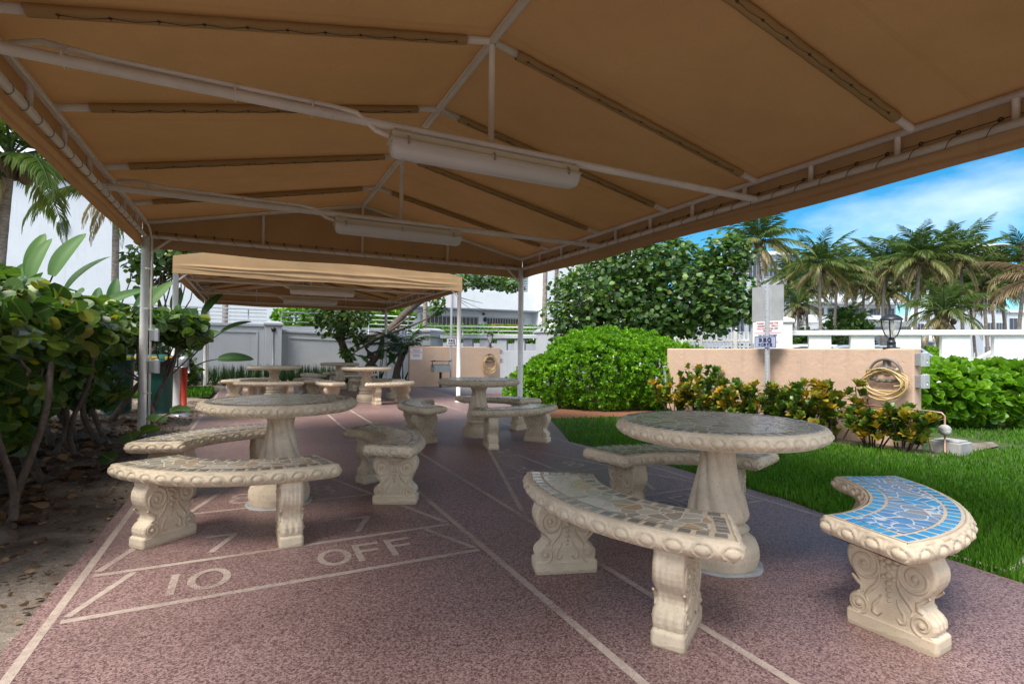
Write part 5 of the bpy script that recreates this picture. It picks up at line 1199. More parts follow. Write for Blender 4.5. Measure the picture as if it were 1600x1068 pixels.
# ------------------------------------------------------------------ crotons along the near peach wall
crotons = [  # x, y, height, radius, gold, label
 (6.72, 7.0, .62, .42, 1, 'orange and green croton at the left end of the peach wall, beside the big bush'),
 (6.70, 6.45, .90, .36, 0, 'tallest dark green croton, left of the sign post'),
 (6.55, 5.95, .72, .42, 0, 'dark green croton between the tallest croton and the sign post'),
 (6.52, 5.40, .62, .36, 1, 'yellow croton at the foot of the sign post'),
 (6.58, 4.98, .70, .38, 2, 'mixed yellow and green croton just right of the sign post'),
 (6.60, 4.55, .74, .36, 0, 'dark green croton halfway between the sign post and the hose'),
 (6.62, 4.15, .76, .28, 1, 'upright yellow leaved croton just left of the hanging hose'),
 (6.74, 3.72, .46, .30, 0, 'low green croton under the hanging hose'),
 (6.78, 3.42, .48, .30, 2, 'low croton with orange leaves at the right end of the peach wall')]
for (x, y, h, r, gold, lab) in crotons:
    h *= .95
    T = thing('croton_bush', lab, 'bush', (x, y, 0), 0, 'croton bushes along the peach wall'); mb = MB(); C = []; D = []
    for i in range(11 if r > .32 else 8):
        a = random.random()*6.28; q = random.random()**.6; hh = h*(1-.30*q*random.random()); tip = Vector((x+r*q*math.cos(a), y+r*q*math.sin(a), hh))
        pts = branch(mb, (x+.10*q*math.cos(a), y+.10*q*math.sin(a), -.02), tip, .011, .005, .10, 6)
        for k in range(6):
            t = 1-.13*k*random.uniform(.7, 1.1)
            if t*hh < .17: continue
            p = Vector(pts[min(6, int(t*6))]); C.append(p+Vector((random.uniform(-.06, .06), random.uniform(-.06, .06), random.uniform(-.03, .02)))); D.append(unit(np.array([math.cos(a)*q*.6+random.uniform(-.5, .5), math.sin(a)*q*.6+random.uniform(-.5, .5), 1.])))
    rosettes(np.array(C), np.array(D), 15, .102, 'spoon', spread=1.1, up=.3, name='foliage', mat=M['croton'] if gold == 0 else M['crotongold'] if gold == 1 else M['croton' if random.random() < .5 else 'crotongold'], parent=T, world=True)
    mb.build('stems', M['twig'], T, world=True)

# ------------------------------------------------------------------ sea grape shrubs on the left
def sea_grape(label, x, y, trunks, ells, n, size, group='sea grape shrubs left of the deck', mat='seagrape', kind='round', name='sea_grape_shrub', cat='shrub', tr=.05, fill=.5):
    T = thing(name, label, cat, (x, y, 0), 0, group); mb = MB()
    tips = []
    for (bx, by, lx, ly, h, r) in trunks:
        pts = branch(mb, (bx, by, -.06), (lx, ly, h), r, r*.55, .10, 9)
        mb.tube([(bx, by, -.08), (bx, by, .02), tuple(pts[1])], [r*1.7, r*1.25, r], 9)
        tips.append((Vector(pts[-1]), Vector(pts[5]), r))
    for e in ells:
        for _ in range(5):
            d = rdir(1)[0]; q = Vector((e[0]+d[0]*e[3]*.75, e[1]+d[1]*e[4]*.75, e[2]+d[2]*e[5]*.75)); t, t2, r = min(tips, key=lambda s: (s[0]-q).length)
            if (t-q).length > 2.3: continue
            branch(mb, t if random.random() < .6 else t2, q, r*.42, .007, .12, 6)
    mb.build('trunk', M['trunk'], T, world=True)
    P, D = blob_points(ells, n, .42 if cat == 'tree' else .34, .34 if cat == 'tree' else .2)
    sm = [(e[0], e[1], e[2], e[3]*.6, e[4]*.6, e[5]*.6) for e in ells]; P2_, D2_ = blob_points(sm, int(n*fill), .4, .2); P = np.concatenate([P, P2_]); D = np.concatenate([D, D2_]); k = len(P)
    Nn = unit(np.array([0, 0, .9])+.75*D+(.85 if kind == 'round' else .55)*rng.normal(size=(k, 3))); ax = unit(np.cross(Nn, rdir(k)))
    ax = unit(ax+.5*D); Nn = unit(Nn-ax*(Nn*ax).sum(1)[:, None])
    s = size*(.65+.6*rng.random(k)); r = np.clip(rng.random(k)*.97+.0*k, 0, 1)
    leaves(P-ax*s[:, None]*.4, ax, Nn, s, kind, wscale=.96+.14*rng.random(k), rnd=r, name='crown', mat=M[mat], parent=T, world=True)
    return T
sea_grape('nearest sea grape shrub at the left edge, with a thick bent trunk', -1.36, 3.75, [(-1.24, 3.98, -1.62, 3.75, .95, .052), (-1.55, 3.5, -1.75, 3.3, .9, .06), (-1.3, 4.25, -1.33, 4.6, .95, .026), (-1.45, 4.7, -1.3, 4.9, 1.0, .03), (-1.8, 4.4, -1.7, 4.2, .95, .04)],
          [(-1.85, 3.5, 1.15, .62, .62, .42), (-1.75, 4.2, 1.12, .52, .55, .42), (-2.3, 3.1, .8, .5, .6, .6), (-2.1, 4.0, 1.3, .6, .6, .3), (-1.5, 3.5, .55, .22, .3, .2), (-1.7, 4.3, .8, .4, .45, .32), (-1.6, 3.6, .75, .35, .4, .35)], 2000, .135)
sea_grape('second sea grape shrub from the left edge, several thin leaning stems', -1.7, 5.5, [(-1.5, 5.6, -1.45, 5.5, 1.0, .035), (-1.72, 6.2, -1.75, 5.9, 1.1, .055), (-1.62, 5.2, -1.9, 5.0, 1.0, .03), (-1.9, 5.7, -2.3, 5.6, 1.0, .035), (-1.5, 6.6, -1.35, 6.2, 1.1, .028), (-1.8, 6.8, -1.5, 6.9, 1.1, .03)],
          [(-1.8, 5.4, 1.28, .58, .75, .40), (-2.3, 5.0, 1.2, .7, .8, .55), (-1.72, 6.2, 1.25, .5, .6, .42), (-2.2, 6.2, .8, .5, .8, .5), (-1.75, 5.0, .75, .35, .4, .28), (-1.9, 6.0, .75, .4, .5, .36), (-1.7, 5.2, .6, .3, .4, .3)], 2500, .13)
sea_grape('sea grape shrub with a dark forked stem just left of the white post', -1.7, 7.3, [(-1.5, 7.55, -1.75, 7.1, 1.1, .034), (-1.48, 7.6, -1.5, 7.3, 1.35, .03), (-1.85, 7.9, -2.1, 7.6, 1.0, .06), (-1.9, 7.3, -2.2, 7.1, 1.0, .04)],
          [(-1.65, 7.1, 1.22, .45, .65, .34), (-2.1, 7.3, 1.28, .65, .8, .42), (-1.7, 7.9, 1.3, .36, .5, .34), (-2.4, 8.0, .95, .6, .8, .6), (-1.6, 7.5, .65, .28, .35, .25), (-1.75, 6.9, .85, .35, .4, .32)], 2200, .13)
sea_grape('sea grape shrub right of the white post, with leaning grey branches before the green bins', -1.5, 9.2, [(-1.9, 9.6, -1.05, 9.15, .95, .05), (-1.35, 9.5, -1.45, 9.1, 1.1, .035), (-1.25, 9.35, -1.0, 9.3, 1.15, .03), (-1.2, 9.0, -1.35, 9.25, .6, .025)],
          [(-1.45, 9.25, 1.42, .5, .55, .26), (-1.0, 9.4, 1.46, .40, .45, .23), (-1.9, 9.2, 1.4, .6, .6, .38), (-.85, 9.35, 1.30, .26, .35, .20)], 760, .145)
sea_grape('sea grape shrub at the back left, in front of the white building', -3.4, 9.5, [(-3.2, 9.5, -3.3, 9.4, 1.2, .05), (-3.6, 9.8, -3.9, 9.6, 1.2, .05)],
          [(-3.2, 9.2, 1.3, .8, .9, .55), (-3.9, 9.6, 1.3, .9, .9, .6), (-2.7, 10.0, 1.1, .7, .8, .6), (-4.7, 9.6, 1.2, .9, .9, .65)], 900, .165)
sea_grape('sea grape shrub in the second row, hidden behind the nearest ones', -3.1, 5.5, [(-3.0, 5.5, -3.1, 5.4, 1.0, .05), (-3.1, 6.6, -3.2, 6.6, 1.0, .05)],
          [(-3.1, 5.0, 1.0, .75, .9, .72), (-3.1, 6.4, 1.0, .7, .9, .72), (-3.0, 7.6, 1.0, .6, .8, .7), (-3.1, 4.0, .9, .7, .8, .7)], 1700, .15)
sea_grape('low leafy shrub in shade left of the far canopy, before the grey wall', -2.2, 17.0, [(-2.2, 17, -2.1, 17, .8, .03), (-1.9, 17.2, -1.8, 17.1, .8, .03)],
          [(-2.1, 17.0, .75, .7, .6, .65), (-2.9, 16.6, 1.3, .8, .8, .8), (-1.7, 17.4, .45, .5, .5, .4)], 800, .14)
# fallen sprig over the bench and dead leaves on the soil
T = thing('leafy_sprig', 'green sea grape sprig leaning over the back bench by the white post', 'sprig', (-1.0, 5.6, 0)); mb = MB(); pp = branch(mb, (-1.22, 5.35, .02), (-.66, 5.75, .52), .008, .004, .1, 7); mb.build('stem', M['twig'], T, world=True)
ps = np.array([list(pp[i]) for i in (2, 3, 4, 5, 6, 7, 7)]); ad = np.array([[-.6, .5, .3], [.6, -.7, .1], [-.3, .9, .4], [.8, -.3, .3], [.1, .9, .3], [.9, .3, .1], [.5, -.6, .2]])
leaves(ps, ad, np.array([[0, 0, 1.]]*7)+.3*rng.normal(size=(7, 3)), np.array([.14, .15, .17, .15, .16, .18, .14]), 'round', rnd=np.array([.2, .4, .5, .3, .6, .45, .2]), name='leaf', mat=M['seagrape'], parent=T, world=True)
def litter(label, n, region, size, name='leaf_litter'):
    X = rng.uniform(region[0], region[1], n); Yy = rng.uniform(region[2], region[3], n)
    z = np.array([soil_h(a, c) for a, c in zip(X, Yy)])+.012; a = rng.random(n)*6.28
    D = np.stack([np.cos(a), np.sin(a), .25*rng.normal(size=n)], 1); Nn = np.stack([.4*rng.normal(size=n), .4*rng.normal(size=n), np.ones(n)], 1)
    o = leaves(np.stack([X, Yy, z], 1), D, Nn, size*(.45+.75*rng.random(n)), 'round', zscale=2.0, name=name, mat=M['litter'])
    return tag(o, label, 'leaf litter', None, 'stuff')
litter('brown dead leaves lying on the sandy soil under the shrubs', 750, (-3.2, -1.12, 4.2, 9.8), .10)
litter('bark chips and crumbled leaves scattered on the soil', 3800, (-2.6, -.80, 1.6, 13), .03, 'bark_litter')

# ------------------------------------------------------------------ round leaved trees
sea_grape('dense round leaved tree beyond the big green bush, under the canopy edge', 9.0, 10.6, [(9.2, 10.9, 8.5, 10.9, 2.6, .12), (9.3, 10.9, 9.6, 10.6, 2.6, .11), (9.1, 11.0, 9.4, 11.6, 2.8, .10)],
          [(8.6, 11.2, 2.6, 1.5, 1.4, 1.15), (9.7, 10.3, 2.7, 1.3, 1.3, 1.2), (9.1, 11.0, 3.5, 1.5, 1.5, .95), (10.3, 9.9, 2.5, 1.0, 1.0, 1.0), (8.0, 11.8, 2.0, 1.1, 1.0, .8), (10.1, 10.6, 3.4, .9, .9, .7), (9.3, 10.6, 1.95, 1.2, 1.1, .55), (10.3, 9.7, 2.15, .7, .7, .5), (8.0, 12.1, 2.9, .7, .7, .4), (10.1, 9.0, 2.5, .8, .8, .9), (10.2, 8.9, 3.5, .65, .6, .5), (10.6, 8.6, 2.3, .45, .45, .4)], 7200, .122, 'round leaved trees', 'seagrapetree', 'disc', 'sea_grape_tree', 'tree', fill=.55)
T = sea_grape('tree with a long leaning trunk behind the far canopy', 3.2, 18.8, [(3.25, 18.9, 2.9, 18.8, 2.5, .17), (3.35, 18.8, 4.15, 18.5, 1.65, .15)],
          [(2.7, 18.6, 2.0, .75, .7, .55), (2.2, 18.8, 2.4, .6, .6, .45), (3.3, 18.9, 2.35, .6, .6, .40), (2.95, 18.5, .95, .32, .32, .26), (3.6, 19.5, 3.6, 1.6, 1.2, .6), (6.8, 18.6, 3.75, .9, .8, .42), (8.0, 18.6, 3.9, 1.0, .7, .42), (6.0, 18.0, 2.75, .42, .42, .42), (9.2, 18.8, 3.8, .7, .7, .35), (5.2, 18.6, 3.8, .9, .8, .5), (3.4, 18.6, 1.5, .35, .3, .3)], 2400, .15, 'round leaved trees', 'seagrapetree', 'disc', 'sea_grape_tree', 'tree', fill=.3)
mb = MB(); branch(mb, (4.12, 18.5, 1.6), (5.3, 18.5, 2.75), .14, .11, .06, 8); branch(mb, (5.3, 18.5, 2.75), (6.6, 18.5, 3.6), .10, .05, .06, 7); branch(mb, (6.1, 18.5, 3.3), (7.9, 18.4, 2.95), .03, .006, .08, 8); branch(mb, (6.6, 18.5, 3.6), (9.2, 18.7, 3.75), .05, .012, .06, 8)
for q in ((7.0, 18.4, 2.6), (7.5, 18.3, 2.6), (8.1, 18.4, 2.65)): branch(mb, (6.9, 18.45, 3.08), q, .012, .004, .1, 5)
mb.build('leaning_limb', M['trunk'], T, world=True)
T2 = sea_grape('small leafy tree behind the first canopy corner, left of the far canopy', -2.6, 15.5, [(-2.4, 15.6, -2.2, 15.5, 2.6, .06), (-2.9, 15.8, -3.0, 15.6, 2.6, .05)],
          [(-1.75, 15.2, 3.5, .6, .6, .4), (-2.3, 15.5, 3.2, .6, .6, .5), (-1.5, 15.3, 3.1, .4, .4, .35), (-1.4, 15.8, 3.6, .6, .6, .4)], 560, .15, 'round leaved trees', 'seagrapetree', 'disc', 'sea_grape_tree', 'tree')

# ------------------------------------------------------------------ paddle leaved plants
def paddle_plant(label, x, y, specs, name='bird_of_paradise', group='paddle leaved plants', wide=1.0):
    """specs: (azimuth deg, lean, petiole length, leaf length)"""
    T = thing(name, label, 'plant', (x, y, 0), 0, group); mb = MB(); P, D, Nn, S = [], [], [], []
    for (az, lean, pl_, ll) in specs:
        a = R(az); h = Vector((math.cos(a), math.sin(a), 0)); p0 = Vector((x, y, 0))+h*.08; pts = []
        for i in range(7):
            t = i/6; pts.append(p0+h*(lean*pl_*t**1.6)+Vector((0, 0, pl_*t*math.sqrt(max(.1, 1-(lean*t)**2*.6)))))
        mb.tube(pts, [.028-.016*i/6 for i in range(7)], 6); d = (pts[-1]-pts[-2]).normalized()
        P.append(list(pts[-1])); D.append(list(d)); sidev = Vector((-h.y, h.x, 0)); nn_ = Vector((0, -.9, .7))-h*.6+sidev*random.uniform(-.5, .5); Nn.append(list(nn_)); S.append(ll*.8)
    mb.build("stalks", M["strap"], T, world=True)
        
    for p_, d_, n_, s_ in zip(P, D, Nn, S): leaves(np.array([p_]), np.array([d_]), np.array([n_]), np.array([s_]), 'paddle', wscale=wide*(.95+.35*rng.random(1)), name='leaf', mat=M['bop'], parent=T, world=True)
    return T
paddle_plant('tall paddle leaved plant above the shrubs at the left', -3.45, 10.9, [(100, .35, 2.1, 1.1), (70, .15, 2.3, 1.1), (20, .3, 2.1, 1.1), (150, .4, 2.2, 1.1), (175, .55, 2.1, 1.2), (0, .55, 1.9, 1.0), (40, .1, 2.2, 1.0), (-60, .4, 1.8, .9), (200, .3, 2.0, 1.1), (10, .2, 2.3, 1.1), (190, .2, 2.3, 1.1)], wide=.78)
paddle_plant('paddle leaved plant between the left shrubs and the palm trunk', -2.35, 11.4, [(0, .5, 1.6, .85), (35, .25, 1.8, .85), (70, .1, 1.8, .8), (160, .5, 1.6, .8), (-20, .75, 1.5, .9), (110, .2, 1.7, .8), (190, .4, 1.5, .75), (10, .3, 1.85, .9)], wide=.8)
paddle_plant('paddle leaved plant left of the far canopy, close to its post', -1.75, 15.0, [(10, .3, 2.0, .95), (80, .12, 2.0, .9), (-10, .6, 1.7, .9), (-25, .9, 1.2, .95), (200, .4, 1.8, .9), (140, .3, 2.1, 1.0), (170, .15, 2.4, 1.0)])
paddle_plant('dark paddle leaved plant by the leaning trunk under the far canopy', 3.95, 18.2, [(0, .4, .75, .5), (60, .2, .8, .5), (120, .3, .8, .5), (180, .4, .7, .5), (240, .5, .5, .5), (300, .5, .6, .5), (20, .1, .9, .5)], wide=1.6)
paddle_plant('dark paddle leaved plant beside the far right canopy post', 4.75, 18.0, [(0, .4, .6, .5), (80, .2, .8, .5), (150, .3, .8, .5), (200, .4, .7, .5), (300, .5, .5, .5)], wide=1.5)
# strap leaves along the grey wall
k = 3600; X = rng.uniform(-2.6, 3.4, k); Yy = 18.3+1.5*rng.random(k); cl = np.round(X*4)/4; a = rng.random(k)*6.28; tl = .25+.75*rng.random(k)
o = leaves(np.stack([cl+.3*(X-cl), Yy, np.zeros(k)-.01], 1), np.stack([np.cos(a)*np.sin(tl), np.sin(a)*np.sin(tl), np.cos(tl)], 1), np.stack([-np.cos(a), -np.sin(a), .3+0*a], 1), .52*(.6+.6*rng.random(k)), 'blade', wscale=.05, name='strap_leaf_border', mat=M['strap']); tag(o, 'dark strap leaved border plants along the foot of the grey wall', 'ground cover', None, 'stuff')

# ------------------------------------------------------------------ palms
def frond_leaflets(P, D, Nn, S, Rr, base, az, length, rise, droop, nl, wl, dry, tone, gap=0.0, rs=random):
    """feather frond: curved midrib with hanging leaflets; returns midrib points"""
    h = Vector((math.cos(az), math.sin(az), 0)); pts = []; p = Vector(base); el = rise
    st = length/12
    for i in range(13):
        pts.append(p.copy()); p = p+(h*math.cos(el)+Vector((0, 0, math.sin(el))))*st; el -= droop/12*(.5+1.2*i/12)
    sv_ = Vector((-h.y, h.x, 0))
    for i in range(nl):
        t = .14+.86*i/nl; q = t*12; k_ = min(11, int(q)); b = pts[k_].lerp(pts[k_+1], q-k_); tg = (pts[k_+1]-pts[k_]).normalized()
        L_ = wl*math.sin(PI*min(1, .18+.80*t))**.7*(1-.35*t**3)
        for s in (-1, 1):
            if rs.random() < gap: continue
            d = sv_*s*(.85-.35*t)+tg*(.55+.35*t)+Vector((0, 0, -.12-.34*rs.random()-.6*dry)); P.append(list(b)); D.append(list(d)); Nn.append(list(Vector((0, 0, 1))+tg*.4*rs.uniform(-1, 1)+sv_*s*.5)); S.append(L_*rs.uniform(.8, 1.1)); Rr.append(min(1, max(0, tone+rs.uniform(-.14, .14))))
    return pts
def palm_crown(seed, nf, length, wl, nl, dry=4, brown_=.72):
    rs = random.Random(seed); P, D, Nn, S, Rr = [], [], [], [], []; ribs = MB(); brown = []
    for i in range(nf):
        t = i/nf; az = i*2.399+rs.uniform(-.25, .25); rise = R(84)-R(104)*t**.85+rs.uniform(-.14, .14); tone = .1+brown_*t**1.35+rs.uniform(-.08, .08)
        pts = frond_leaflets(P, D, Nn, S, Rr, (0, 0, 0), az, length*rs.uniform(.82, 1.1)*(.78+.3*min(1, t*2.2)), rise, R(42)+R(46)*t+rs.uniform(-.2, .25), nl, wl, .25*t, tone, .05+.12*t, rs)
        ribs.tube(pts[:12], [.03-.0022*j for j in range(12)], 4, caps=False)
    for i in range(dry):
        az = rs.random()*6.28; pts = frond_leaflets(P, D, Nn, S, Rr, (0, 0, -.1), az, length*.75, R(-25)-rs.random()*.6, R(55), int(nl*.8), wl*.75, .8, .95, .25, rs); ribs.tube(pts[:12], [.03-.0022*j for j in range(12)], 4, caps=False)
    tv, tf = leaf_template('lance'); 
    return np.array(P), np.array(D), np.array(Nn), np.array(S), np.array(Rr), ribs
def palm_proto(label, seed, nf=26, length=2.6, wl=.62, nl=34, height=7.0, lean=(.4, .2), r=.13, mat='palm', dry=5, group=None, brown_=.72):
    T = thing('coconut_palm', label, 'palm tree', (0, 0, 0), 0, group); rs = random.Random(seed+50)
    mb = MB(); pts = []; rr = []
    for i in range(25):
        t = i/24; pts.append((lean[0]*t**1.7, lean[1]*t**1.7, -.1+(height+.1)*t)); rr.append(r*(1.45-.8*min(1, t*6) if t < .16 else .65+.05)*(1+.035*(i % 2))*(1.0-.18*t))
    mb.tube(pts, rr, 10); mb.build('trunk', M['palmtrunk'], T)
    P, D, Nn, S, Rr, ribs = palm_crown(seed, nf, length, wl, nl, dry, brown_)
    c = leaves(P, D, Nn, S, 'lance', wscale=.165+0*S, rnd=Rr, name='crown', mat=M[mat], parent=T); c.location = (lean[0], lean[1], height)
    rb = ribs.build('frond_ribs', M['bop'] if mat == 'palm' else M['palmbrown'], T); rb.location = c.location
    mb = MB()                                                 # boot of old leaf bases and nuts below the crown
    for i in range(14):
        a = i*2.4; mb.tube([(lean[0]+.08*math.cos(a), lean[1]+.08*math.sin(a), height-.45), (lean[0]+.20*math.cos(a), lean[1]+.20*math.sin(a), height-.12), (lean[0]+.36*math.cos(a), lean[1]+.36*math.sin(a), height+.12)], [.05, .045, .03], 5)
    for i in range(8):
        a = rs.random()*6.28; mb.ball((lean[0]+.3*math.cos(a), lean[1]+.3*math.sin(a), height-.35-rs.random()*.2), .11, .11, .13, 8, 6)
    mb.build('leaf_bases', M['palmbrown'], T); return T
def bearing(px, dist):
    d = fw.xy.normalized()+Vector((r0.x, r0.y))*(px-800)/818; d.normalize(); return d.x*dist, d.y*dist
gp = 'palms beyond the white balustrade'
pa = palm_proto('x', 3, 23, 3.05, .70, 44, 7.4, (.5, .1), group=gp)
pb = palm_proto('x', 9, 23, 2.95, .66, 44, 6.6, (-.3, .3), group=gp)
pc_ = palm_proto('x', 17, 22, 2.9, .66, 42, 7.0, (.15, -.3), dry=8, group=gp)
palms = [  # proto, px of crown, distance, crown px height, rotation, label
 (pa, 1184, 27, 372, .4, 'palm just left of the aluminium sign back, its crown touching the canopy edge'),
 (pc_, 1283, 30, 408, 2.0, 'tall palm above the left end of the white balustrade, upright central frond'),
 (pa, 1427, 31, 402, 4.1, 'palm with a yellow green crown base, right of the large black lantern'),
 (pb, 1505, 33, 401, 1.0, 'full dark palm right of the yellow crowned one, rising clear of the rest'),
 (pb, 1588, 33, 412, 2.6, 'palm at the right edge of the picture, above the balustrade'),
 (pc_, 1378, 36, 412, 5.2, 'palm between the tall left palm and the yellow crowned one, slightly behind'),
 (pb, 1302, 33, 428, 3.9, 'lower palm sharing the clump with the tall left palm'),
 (pc_, 1345, 38, 436, .9, 'low palm in the gap left of the large black lantern'),
 (pa, 1467, 38, 436, 2.9, 'low palm between the yellow crowned palm and the full dark one'),
 (pb, 1545, 38, 444, 5.0, 'low palm right of the full dark palm, near the pale tall building'),
 (pa, 1400, 42, 452, 1.7, 'shortest palm directly behind the large black lantern'),
 (pc_, 1262, 40, 446, 4.6, 'short palm before the white balconies at the left of the palm row'),
 (pb, 1525, 44, 460, .2, 'small palm seen low between the trunks at the right'),
 (pb, 1447, 46, 430, 2.2, 'distant palm crown showing just behind the yellow crowned palm'),
 (pc_, 1322, 44, 425, 1.4, 'distant palm crown showing between the clump and the gap left of the lantern'),
 (pa, 1555, 46, 428, .6, 'distant palm crown left of the rooftop box of the pale tall building'),
 (pb, 1412, 50, 424, 3.1, 'thin distant palm crown between the lantern gap palm and the yellow crowned palm'),
 (pc_, 1485, 50, 428, 5.6, 'thin distant palm crown between the yellow crowned palm and the full dark palm'),
 (pa, 1238, 46, 432, 3.7, 'thin distant palm crown right of the aluminium sign back'),
 (pc_, 1575, 42, 448, 3.3, 'low palm just left of the palm at the right edge'),
]
usedp = set()
for k_, (p, px, dist, py, rz, lab) in enumerate(palms):
    o = copy_tree(p) if p in usedp else p; usedp.add(p)
    x, y = bearing(px, dist); depth = dist*math.cos(math.atan((px-800)/818)); hz_ = 549+(px-800)*.0096; H = 1.11+(hz_-py)*depth/818
    base = {pa: 7.4, pb: 6.6, pc_: 7.0}[p]; s = H/base
    kx = min(max(s, .9), 1.05)*(.96 if dist < 34 else 1.05)
    o.scale = (kx, kx, s); o.location = (x, y, -.05); o.rotation_euler.z = rz; o['label'] = lab; o['group'] = gp
for t_o in (pa, pb, pc_): pass
# low wide palms before the far buildings
def low_palm(label, px, dist, h, seed, brown=False):
    x, y = bearing(px, dist); T = palm_proto(label, seed, 18, 2.0, .55, 26, h, (.1, .1), .12, 'palmbrown' if brown else 'palm', 6, 'low palms behind the balustrade'); T.location = (x, y, -.05)
low_palm('low spreading palm with grey green fronds, just above the balustrade right of the lantern', 1478, 27, 2.9, 31)
low_palm('dry straw coloured palm crown at the right edge above the balustrade', 1665, 21, 3.3, 41, True)
low_palm('dark bushy palm behind the clump of trunks left of the lantern', 1325, 36, 3.0, 51)
low_palm('drooping palm low in front of the white balconies', 1248, 37, 4.2, 61)
# left palms
def big_palm(label, px, dist, py, seed, length, nf, rz, lean, wl=.70):
    x, y = bearing(px, dist); depth = dist*math.cos(math.atan((px-800)/818)); H = 1.11+(545-py)*depth/818
    T = palm_proto(label, seed, nf, length, wl, 54, H, lean, .16, 'palm', 2, 'palms on the left', .4); T.location = (x, y, -.05); T.rotation_euler.z = rz; return T
big_palm('palm at the upper left edge with drooping fronds, under the canopy edge', -12, 15.5, 240, 73, 2.9, 20, .6, (.2, .0))
big_palm('palm left of the canopy post, its grey trunk against the white building', 178, 21.5, 288, 83, 3.0, 20, 2.2, (-.15, .1))
# plain trunks of tall palms before the white building on the right of the far canopy
for px, dist, lab in ((850, 24, 'tall bare palm trunk left of the far grey pillar lantern'), (868, 27, 'tall bare palm trunk right behind the far grey pillar lantern'), (663, 27, 'tall bare palm trunk above the cycad, right of the far canopy'), (350, 25, 'tall palm trunk left of the far canopy, above the strap leaves')):
    x, y = bearing(px, dist); T = palm_proto(lab, int(px), 22, 2.8, .65, 30, 9.2, (.15, .1), .17, 'palm', 4, 'tall palms before the white building'); T.location = (x, y, -.05)
# cycad-like feather plant by the far wall
T = thing('feather_palm', 'dark arching feather leaved plant behind the left end of the far peach wall', 'palm', (4.55, 17.6, 0)); P, D, Nn, S, Rr = [], [], [], [], []; mb = MB(); mb.tube([(4.35, 17.6, -.05), (4.45, 17.6, .5), (4.62, 17.6, .98)], [.13, .12, .11], 9); mb.build('trunk', M['trunk'], T, world=True); rb = MB()
for i in range(20):
    az = -.2+i*2.399; pts = frond_leaflets(P, D, Nn, S, Rr, (4.64, 17.6, 1.0), az, 1.75*random.uniform(.8, 1.1), R(72)-R(60)*(i/20), R(85), 30, .30, .1, .3+.3*(i/20), .02); rb.tube(pts[:12], [.015-.001*j for j in range(12)], 4, caps=False)
leaves(np.array(P), np.array(D), np.array(Nn), np.array(S), 'lance', wscale=.30+0*np.array(S), rnd=np.array(Rr), name='crown', mat=M['darkpalm'], parent=T, world=True); rb.build('frond_ribs', M['bop'], T, world=True)
# ------------------------------------------------------------------ buildings
def bld(label, name='building', loc=(0, 0, 0), rz=0, group='buildings behind the garden'):
    return thing(name, label, 'building', loc, rz, group)
# white building behind the left and the far canopy (front along y = 0 of its own frame)
T = bld('big plain white building behind the left palms and shrubs', 'white_building', (-30, 33, -.05), R(2))
mb = MB(); mb.box(0, 33, 0, 14, 0, 9.6); mb.build('wall', M['bwhite'], T)
mb = MB(); mb.box(-.2, 33.2, -.25, .12, 9.602, 9.95); mb.build('parapet', M['bwhite'], T)
def window(T, x0, x1, z0, z1, y, mat='glassdark', fr=.06, nx=1, fm='bgrey', name='window'):
    mb = MB(); mb.box(x0, x1, y-.03, y+.05, z0, z1); f = mb.build(name, M[mat], T)
    mb = MB(); yy0, yy1 = y-.07, y-.032
    mb.box(x0-fr, x0, yy0, y+.02, z0-fr, z1+fr); mb.box(x1, x1+fr, yy0, y+.02, z0-fr, z1+fr); mb.box(x0, x1, yy0, y+.02, z1, z1+fr); mb.box(x0, x1, yy0, y+.02, z0-fr, z0)
    for i in range(1, nx): xx = x0+(x1-x0)*i/nx; mb.box(xx-.02, xx+.02, yy0, yy1, z0, z1)
    mb.build('frame', M[fm], f); return f
for x in (21.2, 25.5): window(T, x, x+.38, 7.05, 7.40, 0, 'louvre', .05, 1, 'bgrey', 'vent')
def louvre(T, x0, x1, z0, z1, y, n):
    mb = MB(); mb.box(x0, x1, y-.02, y+.06, z0, z1); f = mb.build('louvre_panel', M['louvre'], T); mb = MB()
    for i in range(n): z = z0+(z1-z0)*(i+.3)/n; mb.box(x0, x1, y-.10, y-.022, z, z+(z1-z0)/n*.4)
    for i in range(int((x1-x0)/2.2)+1): xx = min(x1-.06, x0+i*2.2); mb.box(xx, xx+.06, y-.14, y-.102, z0, z1)
    mb.build('slats', M['bgrey'], f)
T = bld('white parking building with brown garage doors and dark louvres, behind the far balustrade', 'parking_building', (3.2, 38.5, -.05), R(-4))
mb = MB(); mb.box(0, 17.4, .4, 14, 0, 4.4); mb.box(0, 17.4, -.9, 14, 4.402, 5.75); mb.box(0, 17.4, .2, 14, 5.752, 11); mb.box(17.402, 27, -2.2, 14, 0, 13); mb.build('wall', M['bwhite'], T)
mb = MB(); mb.box(0, 17.38, -.8, .4, 4.30, 4.40); mb.build('soffit', M['bgrey'], T)
for i, (x0, x1) in enumerate(((1.6, 6.6), (8.3, 12.7), (13.5, 16.6))):
    f = window(T, x0, x1, .1, 3.78, .4, 'door', .10, 14, 'bgrey', 'garage_door')
for x0, x1 in ((.5, 7.5), (9.0, 16.9)): louvre(T, x0, x1, 6.0, 7.7, .2, 13)
for x0, x1 in ((.5, 7), (7.8, 16.6)): louvre(T, x0, x1, 8.6, 10.2, .2, 12)
louvre(T, 20.5, 24, 6.0, 8.2, -2.2, 12)
S = tag(bpy.data.objects.new('clearance_sign', None), 'yellow height clearance bar with lettering hung in the right garage opening', 'sign'); COL.objects.link(S)
Mx = Matrix.Translation((3.2, 38.5, -.05)) @ Matrix.Rotation(R(-4), 4, 'Z'); c0 = Mx @ Vector((15.0, .12, 3.22)); uu_ = (Mx.to_3x3() @ Vector((1, 0, 0))); ff_ = Mx.to_3x3() @ Vector((0, -1, 0)); S.location = c0
